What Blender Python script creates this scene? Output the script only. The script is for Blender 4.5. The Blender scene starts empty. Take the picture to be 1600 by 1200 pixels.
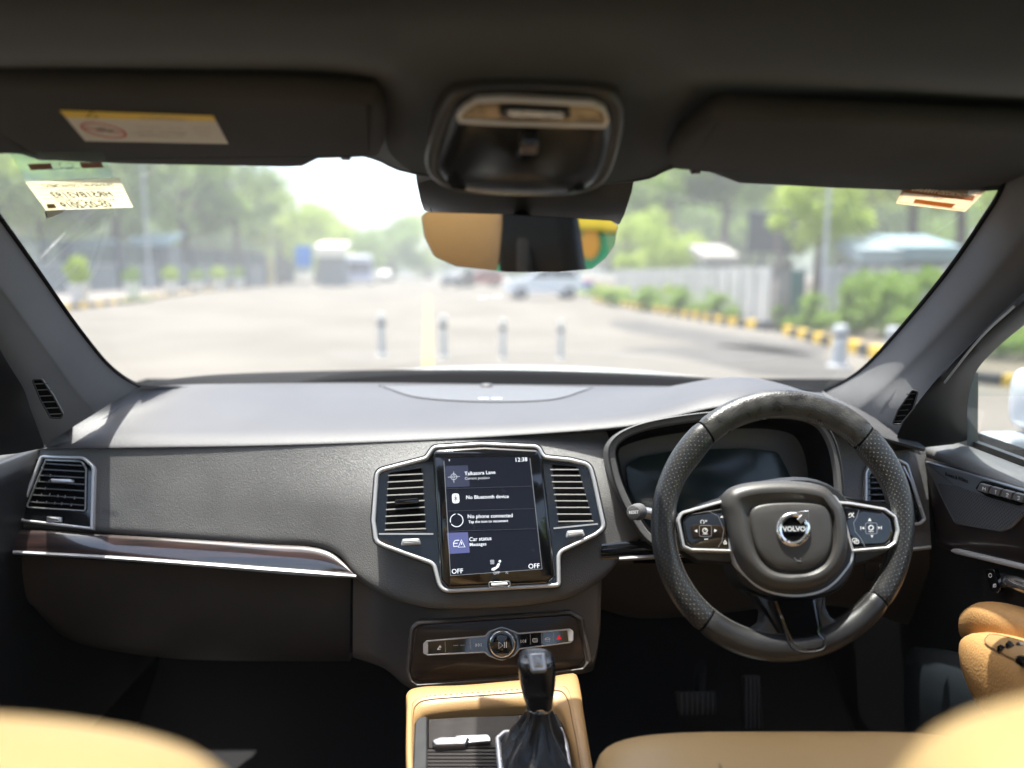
import bpy, bmesh, math, random
from mathutils import Vector, Matrix
import numpy as np
random.seed(7)
R = math.radians
sc = bpy.context.scene
COL = sc.collection
# ------------------------------------------------------------------ camera, sky, sun, exposure
CAM = Vector((0, 0, 1.45))
PITCH = R(8.3)
FPX = 1200.0
cam_d = bpy.data.cameras.new("camera")
cam = bpy.data.objects.new("camera", cam_d); COL.objects.link(cam)
cam.location = CAM
cam.rotation_euler = (R(90) - PITCH, 0, 0)
cam_d.sensor_width = 36
cam_d.lens = 36 * FPX / 1600
cam_d.clip_start = 0.02
cam_d.clip_end = 3000
cam_d.dof.use_dof = True
cam_d.dof.focus_distance = 1.11
cam_d.dof.aperture_fstop = 1.75
cam_d.dof.aperture_blades = 0
sc.camera = cam

SUN_DIR = Vector((-0.10, 0.145, 0.98)).normalized()      # towards the sun
elev = math.asin(SUN_DIR.z)
w = bpy.data.worlds.new("World"); sc.world = w
w.use_nodes = True
nt = w.node_tree
sky = nt.nodes.new('ShaderNodeTexSky')
sky.sky_type = 'NISHITA'; sky.sun_disc = False
sky.sun_elevation = elev
sky.sun_rotation = math.atan2(SUN_DIR.x, SUN_DIR.y)
sky.air_density = 1.0; sky.dust_density = 4.0; sky.ozone_density = 1.0
bg = nt.nodes['Background']; bg.inputs[1].default_value = 0.15
nt.links.new(sky.outputs[0], bg.inputs[0])
sl = bpy.data.lights.new("sun", 'SUN'); sl.energy = 3.6; sl.angle = R(0.55); sl.color = (1, 0.965, 0.91)
so = bpy.data.objects.new("sun", sl); COL.objects.link(so)
so.rotation_euler = SUN_DIR.to_track_quat('Z', 'Y').to_euler()
so.location = (0, 0, 30)
sc.view_settings.view_transform = 'Standard'
sc.view_settings.look = 'None'
sc.view_settings.exposure = 1.83
sc.view_settings.gamma = 1
sc.cycles.use_denoising = True
sc.cycles.max_bounces = 9
sc.cycles.diffuse_bounces = 4
sc.cycles.transparent_max_bounces = 24
sc.cycles.caustics_reflective = False
sc.cycles.caustics_refractive = False
sc.cycles.sample_clamp_indirect = 6.0

# ------------------------------------------------------------------ projection helpers (pixel of the 1600x1200 photo + real depth -> place)
CT, ST = math.cos(PITCH), math.sin(PITCH)
def ray(x, y):
    u = (x - 800) / FPX; v = (600 - y) / FPX
    return Vector((u, CT + ST * v, -ST + CT * v))
def P(x, y, Y):
    d = ray(x, y); return CAM + d * (Y / d.y)
def PX(x, y, X):
    d = ray(x, y); return CAM + d * (X / d.x)
def PZ(x, y, z):
    d = ray(x, y); return CAM + d * ((z - CAM.z) / d.z)
def G(x, y, z=0.0):
    return PZ(x, y, z)
def Pf(x, y, f, h=0.0):
    """ray meets the surface Y = f(X, z) (z relative to camera); h = metres towards the viewer"""
    d = ray(x, y); Y = 1.2
    for _ in range(25):
        k = Y / d.y
        Y = 0.5 * Y + 0.5 * (f(d.x * k, d.z * k) - h)
    return CAM + d * (Y / d.y)

# ------------------------------------------------------------------ materials
MATS = {}
def mat(name, col, rough=0.5, metal=0.0, spec=0.5, coat=0.0, bump=None, var=0.0, vscale=8.0, emit=None, sheen=0.0, col2=None, stretch=None, alpha=None, rvar=0.0):
    if name in MATS: return MATS[name]
    m = bpy.data.materials.new(name); m.use_nodes = True
    n = m.node_tree; b = n.nodes['Principled BSDF']
    b.inputs['Base Color'].default_value = (*col, 1)
    b.inputs['Roughness'].default_value = rough
    b.inputs['Metallic'].default_value = metal
    b.inputs['Specular IOR Level'].default_value = spec
    b.inputs['Coat Weight'].default_value = coat
    b.inputs['Coat Roughness'].default_value = 0.03
    if sheen: b.inputs['Sheen Weight'].default_value = sheen
    if emit:
        b.inputs['Emission Color'].default_value = (*emit[:3], 1); b.inputs['Emission Strength'].default_value = emit[3]
    tc = n.nodes.new('ShaderNodeTexCoord')
    src = tc.outputs['Object']
    if stretch:
        mp = n.nodes.new('ShaderNodeMapping'); mp.inputs['Scale'].default_value = stretch
        n.links.new(src, mp.inputs[0]); src = mp.outputs[0]
    if var or col2 or rvar:
        nz = n.nodes.new('ShaderNodeTexNoise'); nz.inputs['Scale'].default_value = vscale; nz.inputs['Detail'].default_value = 6
        n.links.new(src, nz.inputs['Vector'])
        if var or col2:
            rp = n.nodes.new('ShaderNodeValToRGB')
            rp.color_ramp.elements[0].position = 0.3; rp.color_ramp.elements[1].position = 0.7
            c2 = col2 or tuple(min(1, c * (1 + var)) for c in col)
            c1 = col if col2 else tuple(c * (1 - var) for c in col)
            rp.color_ramp.elements[0].color = (*c1, 1); rp.color_ramp.elements[1].color = (*c2, 1)
            n.links.new(nz.outputs['Fac'], rp.inputs[0]); n.links.new(rp.outputs[0], b.inputs['Base Color'])
        if rvar:
            mr = n.nodes.new('ShaderNodeMapRange'); mr.inputs[1].default_value = .3; mr.inputs[2].default_value = .7
            mr.inputs[3].default_value = max(0.02, rough - rvar); mr.inputs[4].default_value = min(1, rough + rvar)
            n.links.new(nz.outputs['Fac'], mr.inputs[0]); n.links.new(mr.outputs[0], b.inputs['Roughness'])
    if bump:
        kind, s, st = bump[:3]
        if kind == 'grain':
            t = n.nodes.new('ShaderNodeTexVoronoi'); t.inputs['Scale'].default_value = s; t.feature = 'SMOOTH_F1'; t.inputs['Randomness'].default_value = 1
            o = t.outputs['Distance']
        elif kind == 'weave':
            t = n.nodes.new('ShaderNodeTexWave'); t.inputs['Scale'].default_value = s; t.inputs['Distortion'].default_value = 6; t.inputs['Detail'].default_value = 3; t.inputs['Detail Scale'].default_value = 2
            t.bands_direction = 'DIAGONAL'
            o = t.outputs['Fac']
        else:
            t = n.nodes.new('ShaderNodeTexNoise'); t.inputs['Scale'].default_value = s; t.inputs['Detail'].default_value = 4
            o = t.outputs['Fac']
        n.links.new(tc.outputs['Object'], t.inputs['Vector'])
        bp = n.nodes.new('ShaderNodeBump'); bp.inputs['Strength'].default_value = st; bp.inputs['Distance'].default_value = bump[3] if len(bump) > 3 else 0.0006
        n.links.new(o, bp.inputs['Height']); n.links.new(bp.outputs[0], b.inputs['Normal'])
        if len(bump) <= 3 and kind == 'grain':
            pass
    MATS[name] = m
    return m

def glass_mat(name, tint, refl=1.0, dust=0.0, dustcol=(.8, .8, .78), rough=0.0, dscale=3.0):
    """thin pane: see-through, fresnel reflection, a dust film added as a pale veil"""
    m = bpy.data.materials.new(name); m.use_nodes = True
    n = m.node_tree; n.nodes.clear()
    out = n.nodes.new('ShaderNodeOutputMaterial')
    tr = n.nodes.new('ShaderNodeBsdfTransparent'); tr.inputs[0].default_value = (*tint, 1)
    gl = n.nodes.new('ShaderNodeBsdfGlossy'); gl.inputs['Roughness'].default_value = rough
    fr = n.nodes.new('ShaderNodeFresnel'); fr.inputs[0].default_value = 1.35
    mx = n.nodes.new('ShaderNodeMixShader')
    mu = n.nodes.new('ShaderNodeMath'); mu.operation = 'MULTIPLY'; mu.inputs[1].default_value = refl
    n.links.new(fr.outputs[0], mu.inputs[0]); n.links.new(mu.outputs[0], mx.inputs[0])
    n.links.new(tr.outputs[0], mx.inputs[1]); n.links.new(gl.outputs[0], mx.inputs[2])
    last = mx.outputs[0]
    if dust:
        df = n.nodes.new('ShaderNodeBsdfDiffuse'); df.inputs[0].default_value = (*dustcol, 1)
        tl = n.nodes.new('ShaderNodeBsdfTranslucent'); tl.inputs[0].default_value = (*dustcol, 1)
        dm = n.nodes.new('ShaderNodeMixShader'); dm.inputs[0].default_value = 0.6
        n.links.new(df.outputs[0], dm.inputs[1]); n.links.new(tl.outputs[0], dm.inputs[2])
        nz = n.nodes.new('ShaderNodeTexNoise'); nz.inputs['Scale'].default_value = dscale; nz.inputs['Detail'].default_value = 5
        tc = n.nodes.new('ShaderNodeTexCoord'); n.links.new(tc.outputs['Object'], nz.inputs['Vector'])
        mr = n.nodes.new('ShaderNodeMapRange'); mr.inputs[1].default_value = .3; mr.inputs[2].default_value = .75
        mr.inputs[3].default_value = dust * .8; mr.inputs[4].default_value = dust * 1.25
        n.links.new(nz.outputs['Fac'], mr.inputs[0])
        m2 = n.nodes.new('ShaderNodeMixShader')
        n.links.new(mr.outputs[0], m2.inputs[0]); n.links.new(last, m2.inputs[1]); n.links.new(dm.outputs[0], m2.inputs[2])
        last = m2.outputs[0]
    n.links.new(last, out.inputs[0])
    return m

M_DASH = mat('dash_soft_plastic', (.098, .096, .095), .47, spec=.5, bump=('grain', 780, .8, .0009), var=.12, vscale=12, rvar=.06)
M_DASHTOP = mat('dash_top_plastic', (.070, .069, .074), .5, spec=.4, bump=('grain', 600, .5, .0006), var=.08, vscale=6)
M_LOWER = mat('lower_trim_plastic_bounce', (.062, .050, .042), .42, spec=.5, bump=('grain', 900, .25, .0006), var=.1)  # brown of light bounced off the tan seats is put into the colour
M_DARK = mat('dark_plastic', (.012, .012, .013), .5, bump=('grain', 900, .2, .0005))
M_BLACK = mat('matt_black_recess', (.004, .004, .0045), .9, spec=.03)
M_GLOSS = mat('piano_black', (.006, .0065, .008), .08, spec=.5, coat=.6, rvar=.04, vscale=30)
M_RUBBER = mat('rubber_seal', (.01, .01, .011), .45)
M_CHROME = mat('chrome', (.82, .82, .83), .10, metal=.9)
M_SATIN = mat('satin_silver', (.58, .58, .59), .34, metal=.5, rvar=.05, vscale=60)
M_SILVERPAINT = mat('silver_plastic', (.42, .42, .42), .32, metal=.75)
M_HEAD = mat('headliner_cloth', (.036, .040, .045), .95, spec=.1, sheen=.15, bump=('noise', 900, .5, .001), var=.1, vscale=5)
M_VISOR = mat('visor_cloth', (.052, .051, .051), .9, spec=.15, bump=('noise', 700, .6, .001), var=.1, vscale=9)
M_PILLAR = mat('pillar_cloth', (.10, .10, .103), .8, spec=.25, sheen=.2, bump=('noise', 1100, .7, .001), var=.08, vscale=9)
M_TAN = mat('tan_leather', (.50, .28, .11), .45, spec=.45, bump=('grain', 330, .5, .001), var=.07, vscale=7)
M_TAN2 = mat('tan_leather_smooth', (.36, .215, .09), .42, spec=.45, bump=('grain', 500, .25, .0006), var=.06, vscale=6)
M_LEATHER = mat('black_leather', (.019, .018, .018), .36, spec=.5, bump=('grain', 700, .35, .0006), var=.25, vscale=25, rvar=.09)
M_CARPET = mat('carpet', (.008, .008, .009), .95, bump=('noise', 500, .8, .002))
M_MAT = mat('rubber_mat', (.018, .022, .027), .3, bump=('noise', 300, .3, .001))
M_WHITEINK = mat('white_ink', (.85, .85, .85), .5)
M_SCREENINK = mat('screen_text', (.6, .62, .66), .5, emit=(.72, .78, .9, .21))
M_SCREENDIM = mat('screen_text_dim', (.4, .42, .46), .5, emit=(.6, .66, .8, .12))

def wood_mat(nm='dark_walnut', ior=1.8, k=1.0):
    m = bpy.data.materials.new(nm); m.use_nodes = True
    n = m.node_tree; b = n.nodes['Principled BSDF']
    tc = n.nodes.new('ShaderNodeTexCoord'); mp = n.nodes.new('ShaderNodeMapping'); mp.inputs['Scale'].default_value = (3, 3, 60)
    nz = n.nodes.new('ShaderNodeTexNoise'); nz.inputs['Scale'].default_value = 3; nz.inputs['Detail'].default_value = 8; nz.inputs['Distortion'].default_value = .6
    rp = n.nodes.new('ShaderNodeValToRGB')
    rp.color_ramp.elements[0].position = .34; rp.color_ramp.elements[1].position = .68
    rp.color_ramp.elements[0].color = (.008, .006, .006, 1); rp.color_ramp.elements[1].color = (.045 * k, .022 * k, .018 * k, 1)
    n.links.new(tc.outputs['Object'], mp.inputs[0]); n.links.new(mp.outputs[0], nz.inputs['Vector'])
    n.links.new(nz.outputs['Fac'], rp.inputs[0]); n.links.new(rp.outputs[0], b.inputs['Base Color'])
    b.inputs['Roughness'].default_value = .3
    b.inputs['Coat Weight'].default_value = 1; b.inputs['Coat Roughness'].default_value = .03; b.inputs['Coat IOR'].default_value = ior
    return m
M_WOOD = wood_mat()
M_WOODD = wood_mat('dark_walnut_panel', 1.4, .45); M_WOODD.node_tree.nodes['Principled BSDF'].inputs['Coat Weight'].default_value = .35; M_WOODD.node_tree.nodes['Principled BSDF'].inputs['Specular IOR Level'].default_value = .25
M_LEDGE = mat('matt_black_ledge', (.008, .008, .009), .9, spec=.05)

def dots_mat(name, col, dark, pitch, frac, rough=.4, bumpd=.0006, skew=True):
    """perforated sheet: round holes on a grid from the UVs (UVs are in metres)"""
    m = bpy.data.materials.new(name); m.use_nodes = True
    n = m.node_tree; b = n.nodes['Principled BSDF']; b.inputs['Roughness'].default_value = rough
    uv = n.nodes.new('ShaderNodeUVMap')
    mp = n.nodes.new('ShaderNodeMapping'); mp.inputs['Scale'].default_value = (1 / pitch, 1 / pitch, 1)
    if skew: mp.inputs['Rotation'].default_value = (0, 0, R(45))
    fr = n.nodes.new('ShaderNodeVectorMath'); fr.operation = 'FRACTION'
    sb = n.nodes.new('ShaderNodeVectorMath'); sb.operation = 'SUBTRACT'; sb.inputs[1].default_value = (.5, .5, 0)
    ln = n.nodes.new('ShaderNodeVectorMath'); ln.operation = 'LENGTH'
    mr = n.nodes.new('ShaderNodeMapRange'); mr.inputs[1].default_value = frac * .75; mr.inputs[2].default_value = frac * 1.2
    mx = n.nodes.new('ShaderNodeMix'); mx.data_type = 'RGBA'
    mx.inputs['A'].default_value = (*dark, 1); mx.inputs['B'].default_value = (*col, 1)
    n.links.new(uv.outputs[0], mp.inputs[0]); n.links.new(mp.outputs[0], fr.inputs[0]); n.links.new(fr.outputs[0], sb.inputs[0])
    n.links.new(sb.outputs[0], ln.inputs[0]); n.links.new(ln.outputs['Value'], mr.inputs[0]); n.links.new(mr.outputs[0], mx.inputs['Factor'])
    n.links.new(mx.outputs['Result'], b.inputs['Base Color'])
    bp = n.nodes.new('ShaderNodeBump'); bp.inputs['Distance'].default_value = bumpd; bp.inputs['Strength'].default_value = .8
    n.links.new(mr.outputs[0], bp.inputs['Height']); n.links.new(bp.outputs[0], b.inputs['Normal'])
    return m
M_PERF = dots_mat('perforated_leather', (.021, .021, .021), (.065, .062, .06), .0052, .17, .36)
M_GRILLE = dots_mat('speaker_mesh', (.075, .078, .084), (.006, .006, .007), .0042, .30, .45)
M_GRILLE2 = dots_mat('dash_speaker_mesh', (.13, .13, .135), (.02, .02, .022), .0075, .33, .45)

# ------------------------------------------------------------------ mesh helpers
WL = {}
def add(name, geo, m, parent=None, smooth=True, sharp=40, solid=0.0, local=False, kind=None, label=None, uvs=None, bevel=0.0):
    me = bpy.data.meshes.new(name)
    me.from_pydata([tuple(v) for v in geo[0]], [], geo[1])
    if uvs is not None:
        ul = me.uv_layers.new(name='UVMap')
        flat = np.zeros((len(me.loops), 2), dtype=np.float32)
        vi = np.zeros(len(me.loops), dtype=np.int32); me.loops.foreach_get('vertex_index', vi)
        flat[:] = np.array(uvs, dtype=np.float32)[vi]
        ul.data.foreach_set('uv', flat.ravel())
    me.validate()
    if m is not None: me.materials.append(m)
    o = bpy.data.objects.new(name, me); COL.objects.link(o)
    if smooth:
        me.shade_smooth(); me.set_sharp_from_angle(angle=R(sharp))
    if solid:
        md = o.modifiers.new('thickness', 'SOLIDIFY'); md.thickness = abs(solid); md.offset = -1 if solid > 0 else 1
    if bevel:
        md = o.modifiers.new('bevel', 'BEVEL'); md.width = bevel; md.segments = 2
    if parent is not None:
        o.parent = parent
        if not local: o.location = -WL.get(parent.name, Vector())
    WL[o.name] = Vector()
    if kind: o['kind'] = kind
    if label: o['label'] = label
    return o

def thing(name, label, cat, loc=(0, 0, 0), group=None):
    o = bpy.data.objects.new(name, None); COL.objects.link(o)
    o.empty_display_size = .05
    o.location = Vector(loc); WL[o.name] = Vector(loc)
    o['label'] = label; o['category'] = cat
    if group: o['group'] = group
    return o
def sub(name, parent, label=None):
    o = bpy.data.objects.new(name, None); COL.objects.link(o); o.empty_display_size = .05
    o.parent = parent; o.location = -WL[parent.name]; WL[o.name] = Vector()
    if label: o['label'] = label
    return o
def tag(o, label, cat, group=None):
    o['label'] = label; o['category'] = cat
    if group: o['group'] = group
    return o
def struct(o):
    o['kind'] = 'structure'; return o
def dup(root, loc=None, rz=None, label=None, scale=None, name=None):
    r = root.copy(); COL.objects.link(r)
    if loc is not None: r.location = loc
    if rz is not None: r.rotation_euler = (0, 0, rz)
    if label: r['label'] = label
    if scale: r.scale = scale if hasattr(scale, '__len__') else (scale,) * 3
    for ch in root.children:
        c = ch.copy(); COL.objects.link(c); c.parent = r
        for g in ch.children:
            d = g.copy(); COL.objects.link(d); d.parent = c
    return r

def J(*gs):
    V, F = [], []
    for v, f in gs:
        k = len(V); V += list(v); F += [tuple(i + k for i in q) for q in f]
    return V, F
def cr(p0, p1, p2, p3, t):
    return 0.5 * ((2 * p1) + (-p0 + p2) * t + (2 * p0 - 5 * p1 + 4 * p2 - p3) * t * t + (-p0 + 3 * p1 - 3 * p2 + p3) * t ** 3)
def spline(pts, n, closed=False):
    pts = [Vector(p) for p in pts]; out = []; N = len(pts)
    segs = N if closed else N - 1
    for i in range(segs):
        if closed: a, b, c, d = pts[(i - 1) % N], pts[i], pts[(i + 1) % N], pts[(i + 2) % N]
        else:
            b, c = pts[i], pts[i + 1]
            a = pts[i - 1] if i else b * 2 - c
            d = pts[i + 2] if i + 2 < N else c * 2 - b
        for k in range(n): out.append(cr(a, b, c, d, k / n))
    if not closed: out.append(pts[-1])
    return out
def loft(rows, nu=6, nv=6, smooth_v=True):
    """rows of equally many 3-D points -> smooth sheet"""
    rr = [spline(r, nu) for r in rows]
    if smooth_v and nv > 1:
        cols = [spline([r[i] for r in rr], nv) for i in range(len(rr[0]))]
        rr = [[c[j] for c in cols] for j in range(len(cols[0]))]
    return grid(rr)
def grid(rr, closed=False):
    V = [p for r in rr for p in r]; n = len(rr[0]); F = []
    for j in range(len(rr) - 1):
        for i in range(n if closed else n - 1):
            k = (i + 1) % n
            F.append((j * n + i, j * n + k, (j + 1) * n + k, (j + 1) * n + i))
    return V, F
def flip(g): return g[0], [tuple(reversed(f)) for f in g[1]]
def box(x0, x1, y0, y1, z0, z1):
    V = [Vector(p) for p in ((x0, y0, z0), (x1, y0, z0), (x1, y1, z0), (x0, y1, z0), (x0, y0, z1), (x1, y0, z1), (x1, y1, z1), (x0, y1, z1))]
    return V, [(0, 3, 2, 1), (4, 5, 6, 7), (0, 1, 5, 4), (1, 2, 6, 5), (2, 3, 7, 6), (3, 0, 4, 7)]
def bbox_bev(x0, x1, y0, y1, z0, z1, b, seg=2):
    bm = bmesh.new(); V, F = box(x0, x1, y0, y1, z0, z1)
    vs = [bm.verts.new(v) for v in V]
    for f in F: bm.faces.new([vs[i] for i in f])
    bmesh.ops.bevel(bm, geom=list(bm.edges), offset=b, segments=seg, profile=.6, affect='EDGES')
    bm.verts.index_update()
    g = ([v.co.copy() for v in bm.verts], [tuple(v.index for v in f.verts) for f in bm.faces]); bm.free()
    return g
def xf(g, M): return [M @ Vector(v) for v in g[0]], g[1]
def lathe(prof, n=24, M=None):
    """profile (r, z) about z"""
    rr = [[Vector((r * math.cos(2 * math.pi * i / n), r * math.sin(2 * math.pi * i / n), z)) for i in range(n)] for r, z in prof]
    V, F = grid(rr, True)
    if prof[-1][0] > 1e-6: F.append(tuple(range(len(V) - n, len(V))))
    if prof[0][0] > 1e-6: F.append(tuple(reversed(range(n))))
    return xf((V, F), M) if M else (V, F)
def tube(path, r, n=8, closed=False, cap=True, up=Vector((0, 0, 1))):
    path = [Vector(p) for p in path]; rings = []; N = len(path)
    rad = r if hasattr(r, '__len__') else [r] * N
    prev = None
    for i, p in enumerate(path):
        a = path[(i - 1) % N] if closed or i else path[0]
        b = path[(i + 1) % N] if closed or i < N - 1 else path[-1]
        t = (b - a).normalized()
        if prev is None:
            s = t.cross(up)
            if s.length < 1e-3: s = t.cross(Vector((1, 0, 0)))
        else:
            s = prev - t * prev.dot(t)
        s.normalize(); prev = s; q = t.cross(s)
        rings.append([p + (s * math.cos(2 * math.pi * k / n) + q * math.sin(2 * math.pi * k / n)) * rad[i] for k in range(n)])
    if closed: rings.append(rings[0])
    V, F = grid(rings, True)
    if cap and not closed:
        F.append(tuple(reversed(range(n)))); F.append(tuple(range(len(V) - n, len(V))))
    return V, F
def rpoly(pts, seg=5):
    """polygon with per-corner fillet radius (px): (x, y, r)"""
    out = []; N = len(pts)
    for i in range(N):
        p = Vector(pts[i][:2]); r = pts[i][2] if len(pts[i]) > 2 else 0
        if r <= 0: out.append(tuple(p)); continue
        a = Vector(pts[i - 1][:2]) - p; b = Vector(pts[(i + 1) % N][:2]) - p
        la, lb = a.length, b.length; a.normalize(); b.normalize()
        ang = math.acos(max(-1, min(1, a.dot(b))))
        if ang > math.pi - .02: out.append(tuple(p)); continue
        d = min(r / math.tan(ang / 2), la * .49, lb * .49)
        s, e = p + a * d, p + b * d
        for k in range(seg + 1):
            t = k / seg
            out.append(tuple(s * (1 - t) ** 2 + p * 2 * t * (1 - t) + e * t * t))
    return out
def soft(pts, n=5, k=.6):
    """smooth closed outline through points (kept inside their corners)"""
    q = [Vector((p[0], p[1], 0)) for p in pts]
    return [(p.x, p.y) for p in spline(q, n, True)]
def sm2(pts, n=4):
    return [tuple(p[:2]) for p in spline([(x, y, 0) for x, y in pts], n, True)]

def area2(p): return sum(p[i - 1][0] * p[i][1] - p[i][0] * p[i - 1][1] for i in range(len(p))) / 2
class Fr:
    """a local plane standing at a real place; outlines measured in the photo are laid on it"""
    def __init__(s, x, y, Y, n=(0, -1, 0)):
        s.o = P(x, y, Y); s.n = Vector(n).normalized()
        s.u = Vector((0, 0, 1)).cross(s.n).normalized(); s.v = s.n.cross(s.u)
        s.px = s.o.y / ray(x, y).y / FPX        # metres per photo pixel here
    def uv(s, x, y, h=0.0):
        d = ray(x, y); o = s.o + s.n * h
        t = (o - CAM).dot(s.n) / d.dot(s.n); p = CAM + d * t - o
        return (p.dot(s.u), p.dot(s.v))
    def pt(s, a, b, h=0.0): return s.o + s.u * a + s.v * b + s.n * h
    def X(s, x, y, h=0.0): return s.pt(*s.uv(x, y, h), h)
    def prof(s, outline, prof, cap=True, back=False, href=None):
        """outline px; prof = [(inset_m, h_m), ...] walked from the outside in; closed sweep"""
        href = prof[0][1] if href is None else href
        p = [Vector(s.uv(x, y, href)) for x, y in outline]
        if area2(p) < 0: p.reverse()
        N = len(p); nor = []
        for i in range(N):
            e1 = (p[i] - p[i - 1]); e2 = (p[(i + 1) % N] - p[i])
            n1 = Vector((-e1.y, e1.x)).normalized() if e1.length > 1e-9 else Vector((0, 0))
            n2 = Vector((-e2.y, e2.x)).normalized() if e2.length > 1e-9 else n1
            q = n1 + n2
            q = q.normalized() if q.length > 1e-6 else n1
            c = max(.5, q.dot(n1)); nor.append(q / c)
        rr = [[s.pt(*(p[i] + nor[i] * ins), h) for i in range(N)] for ins, h in prof]
        V, F = grid(rr, True)
        if cap: F.append(tuple(range(len(V) - N, len(V))))
        if back: F.append(tuple(reversed(range(N))))
        return V, F
    def plate(s, outline, h0, h1, bev=.0008, back=False):
        return s.prof(outline, [(0, h0), (0, h1 - bev), (bev * .3, h1 - bev * .3), (bev, h1)], href=h1, back=back)
    def rim(s, outline, wpx, h0, h1, bev=.001):
        w = wpx * s.px
        return s.prof(outline, [(0, h0), (0, h1 - bev), (bev * .4, h1 - bev * .3), (bev, h1), (w - bev, h1), (w - bev * .4, h1 - bev * .3), (w, h1 - bev), (w, h0)], cap=False, href=h1)
    def path(s, pts, h=0.0, n=6, closed=False):
        q = spline([(x, y, 0) for x, y in pts], n, closed) if n > 1 else [(x, y, 0) for x, y in pts]
        return [s.X(p[0], p[1], h) for p in q]
    def stroke(s, pts, wpx, h, closed=False, th=.0002):
        p = [Vector(s.uv(x, y, h)) for x, y in pts]; N = len(p); w = wpx * s.px / 2; L = []; Rr = []
        for i in range(N):
            a = p[i - 1] if (i or closed) else p[0]; b = p[(i + 1) % N] if (i < N - 1 or closed) else p[-1]
            t = (b - a).normalized(); q = Vector((-t.y, t.x)) * w
            L.append(p[i] + q); Rr.append(p[i] - q)
        V, F = [], []
        for hh in (h, h - th):
            V += [s.pt(*q, hh) for q in L] + [s.pt(*q, hh) for q in Rr]
        rng = range(N) if closed else range(N - 1)
        for i in rng:
            k = (i + 1) % N
            F += [(i, N + i, N + k, k), (i, k, 2 * N + k, 2 * N + i), (N + k, N + i, 3 * N + i, 3 * N + k)]
        return V, F
    def poly(s, pts, h, th=.0002): return s.prof(pts, [(0, h - th), (0, h)], href=h)
    def text(s, txt, p0, p1, h, m, parent=None, name='text', height=1.0, bold=0.0):
        """lettering whose baseline runs from p0 to p1 (px); mirrored when p1 is left of p0"""
        c = bpy.data.curves.new('t', 'FONT'); c.body = txt; c.offset = bold; c.resolution_u = 3
        o = bpy.data.objects.new('t', c); COL.objects.link(o)
        dg = bpy.context.evaluated_depsgraph_get(); dg.update()
        me = bpy.data.meshes.new_from_object(o.evaluated_get(dg))
        bpy.data.objects.remove(o); bpy.data.curves.remove(c)
        xs = [v.co.x for v in me.vertices]; x0, x1 = min(xs), max(xs)
        a = Vector(s.uv(*p0, h)); b = Vector(s.uv(*p1, h)); t = b - a; L = t.length; k = L / (x1 - x0)
        t.normalize(); q = Vector((-t.y, t.x))
        if q.y < 0: q = -q
        V = []
        for v in me.vertices:
            r = a + t * ((v.co.x - x0) * k) + q * (v.co.y * k * height)
            V.append(s.pt(r.x, r.y, h))
        F = [tuple(pp.vertices) for pp in me.polygons]
        bpy.data.meshes.remove(me)
        return add(name, (V, F), m, parent, smooth=False)
def arc(cx, cy, rx, ry, a0, a1, n=16):
    return [(cx + rx * math.cos(R(a0 + (a1 - a0) * i / n)), cy - ry * math.sin(R(a0 + (a1 - a0) * i / n))) for i in range(n + 1)]
def circ(cx, cy, rx, ry=None, n=28, a0=0):
    ry = ry or rx
    return [(cx + rx * math.cos(2 * math.pi * i / n + a0), cy - ry * math.sin(2 * math.pi * i / n + a0)) for i in range(n)]
def sheet(cols, f, nrow=12, nu=5, h=0.0):
    """cols: (px_top, py_top, px_bot, py_bot) across the part; draped on Y = f(X, z)"""
    top = spline([(c[0], c[1], 0) for c in cols], nu); bot = spline([(c[2], c[3], 0) for c in cols], nu)
    rr = []
    for j in range(nrow + 1):
        t = j / nrow
        rr.append([Pf(a.x + (b.x - a.x) * t, a.y + (b.y - a.y) * t, f, h) for a, b in zip(top, bot)])
    return grid(rr)

from mathutils.bvhtree import BVHTree
class Drape:
    """lay small parts on an existing sheet: the photo's ray meets the built surface"""
    def __init__(s, geo): s.t = BVHTree.FromPolygons([Vector(v) for v in geo[0]], geo[1])
    def X(s, x, y, h=0.0):
        d = ray(x, y).normalized(); p, n, i, dd = s.t.ray_cast(CAM, d)
        if p is None: return P(x, y, 1.4)
        if n.dot(d) > 0: n = -n
        return p + n * h
    def band(s, top, bot, h, nu=8, nr=6, lip=0.0):
        T = spline([(x, y, 0) for x, y in top], nu); B = spline([(x, y, 0) for x, y in bot], nu)
        rr = [[s.X(a.x + (b.x - a.x) * j / nr, a.y + (b.y - a.y) * j / nr, h) for a, b in zip(T, B)] for j in range(nr + 1)]
        return grid(rr)
    def line(s, pts, r, h, n=6): return tube([s.X(p.x, p.y, h) for p in spline([(x, y, 0) for x, y in pts], n)], r, 6)
# ================================================================== DASHBOARD
def sst(a, b, x):
    t = max(0, min(1, (x - a) / (b - a))); return t * t * (3 - 2 * t)
def fF(X, z):      # fascia: leans back, bulges towards the cabin in the middle
    return 1.27 + .46 * (z + .28) - .075 * math.exp(-((X + .01) / .25) ** 2) * sst(-.26, -.38, z)
def fL(X, z):      # glove box lid, curving away underneath
    return 1.205 + 1.7 * max(0, -.46 - z) ** 2 + .25 * max(0, -.97 - X)
def fC(X, z):      # lower centre stack
    return 1.135 + .35 * (z + .48) + .075 * sst(-.07, -.24, X) + .08 * sst(.13, .2, X)
def fD(X, z):      # lower panel on the driver's side
    return 1.25 + .5 * max(0, -.5 - z)

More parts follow.
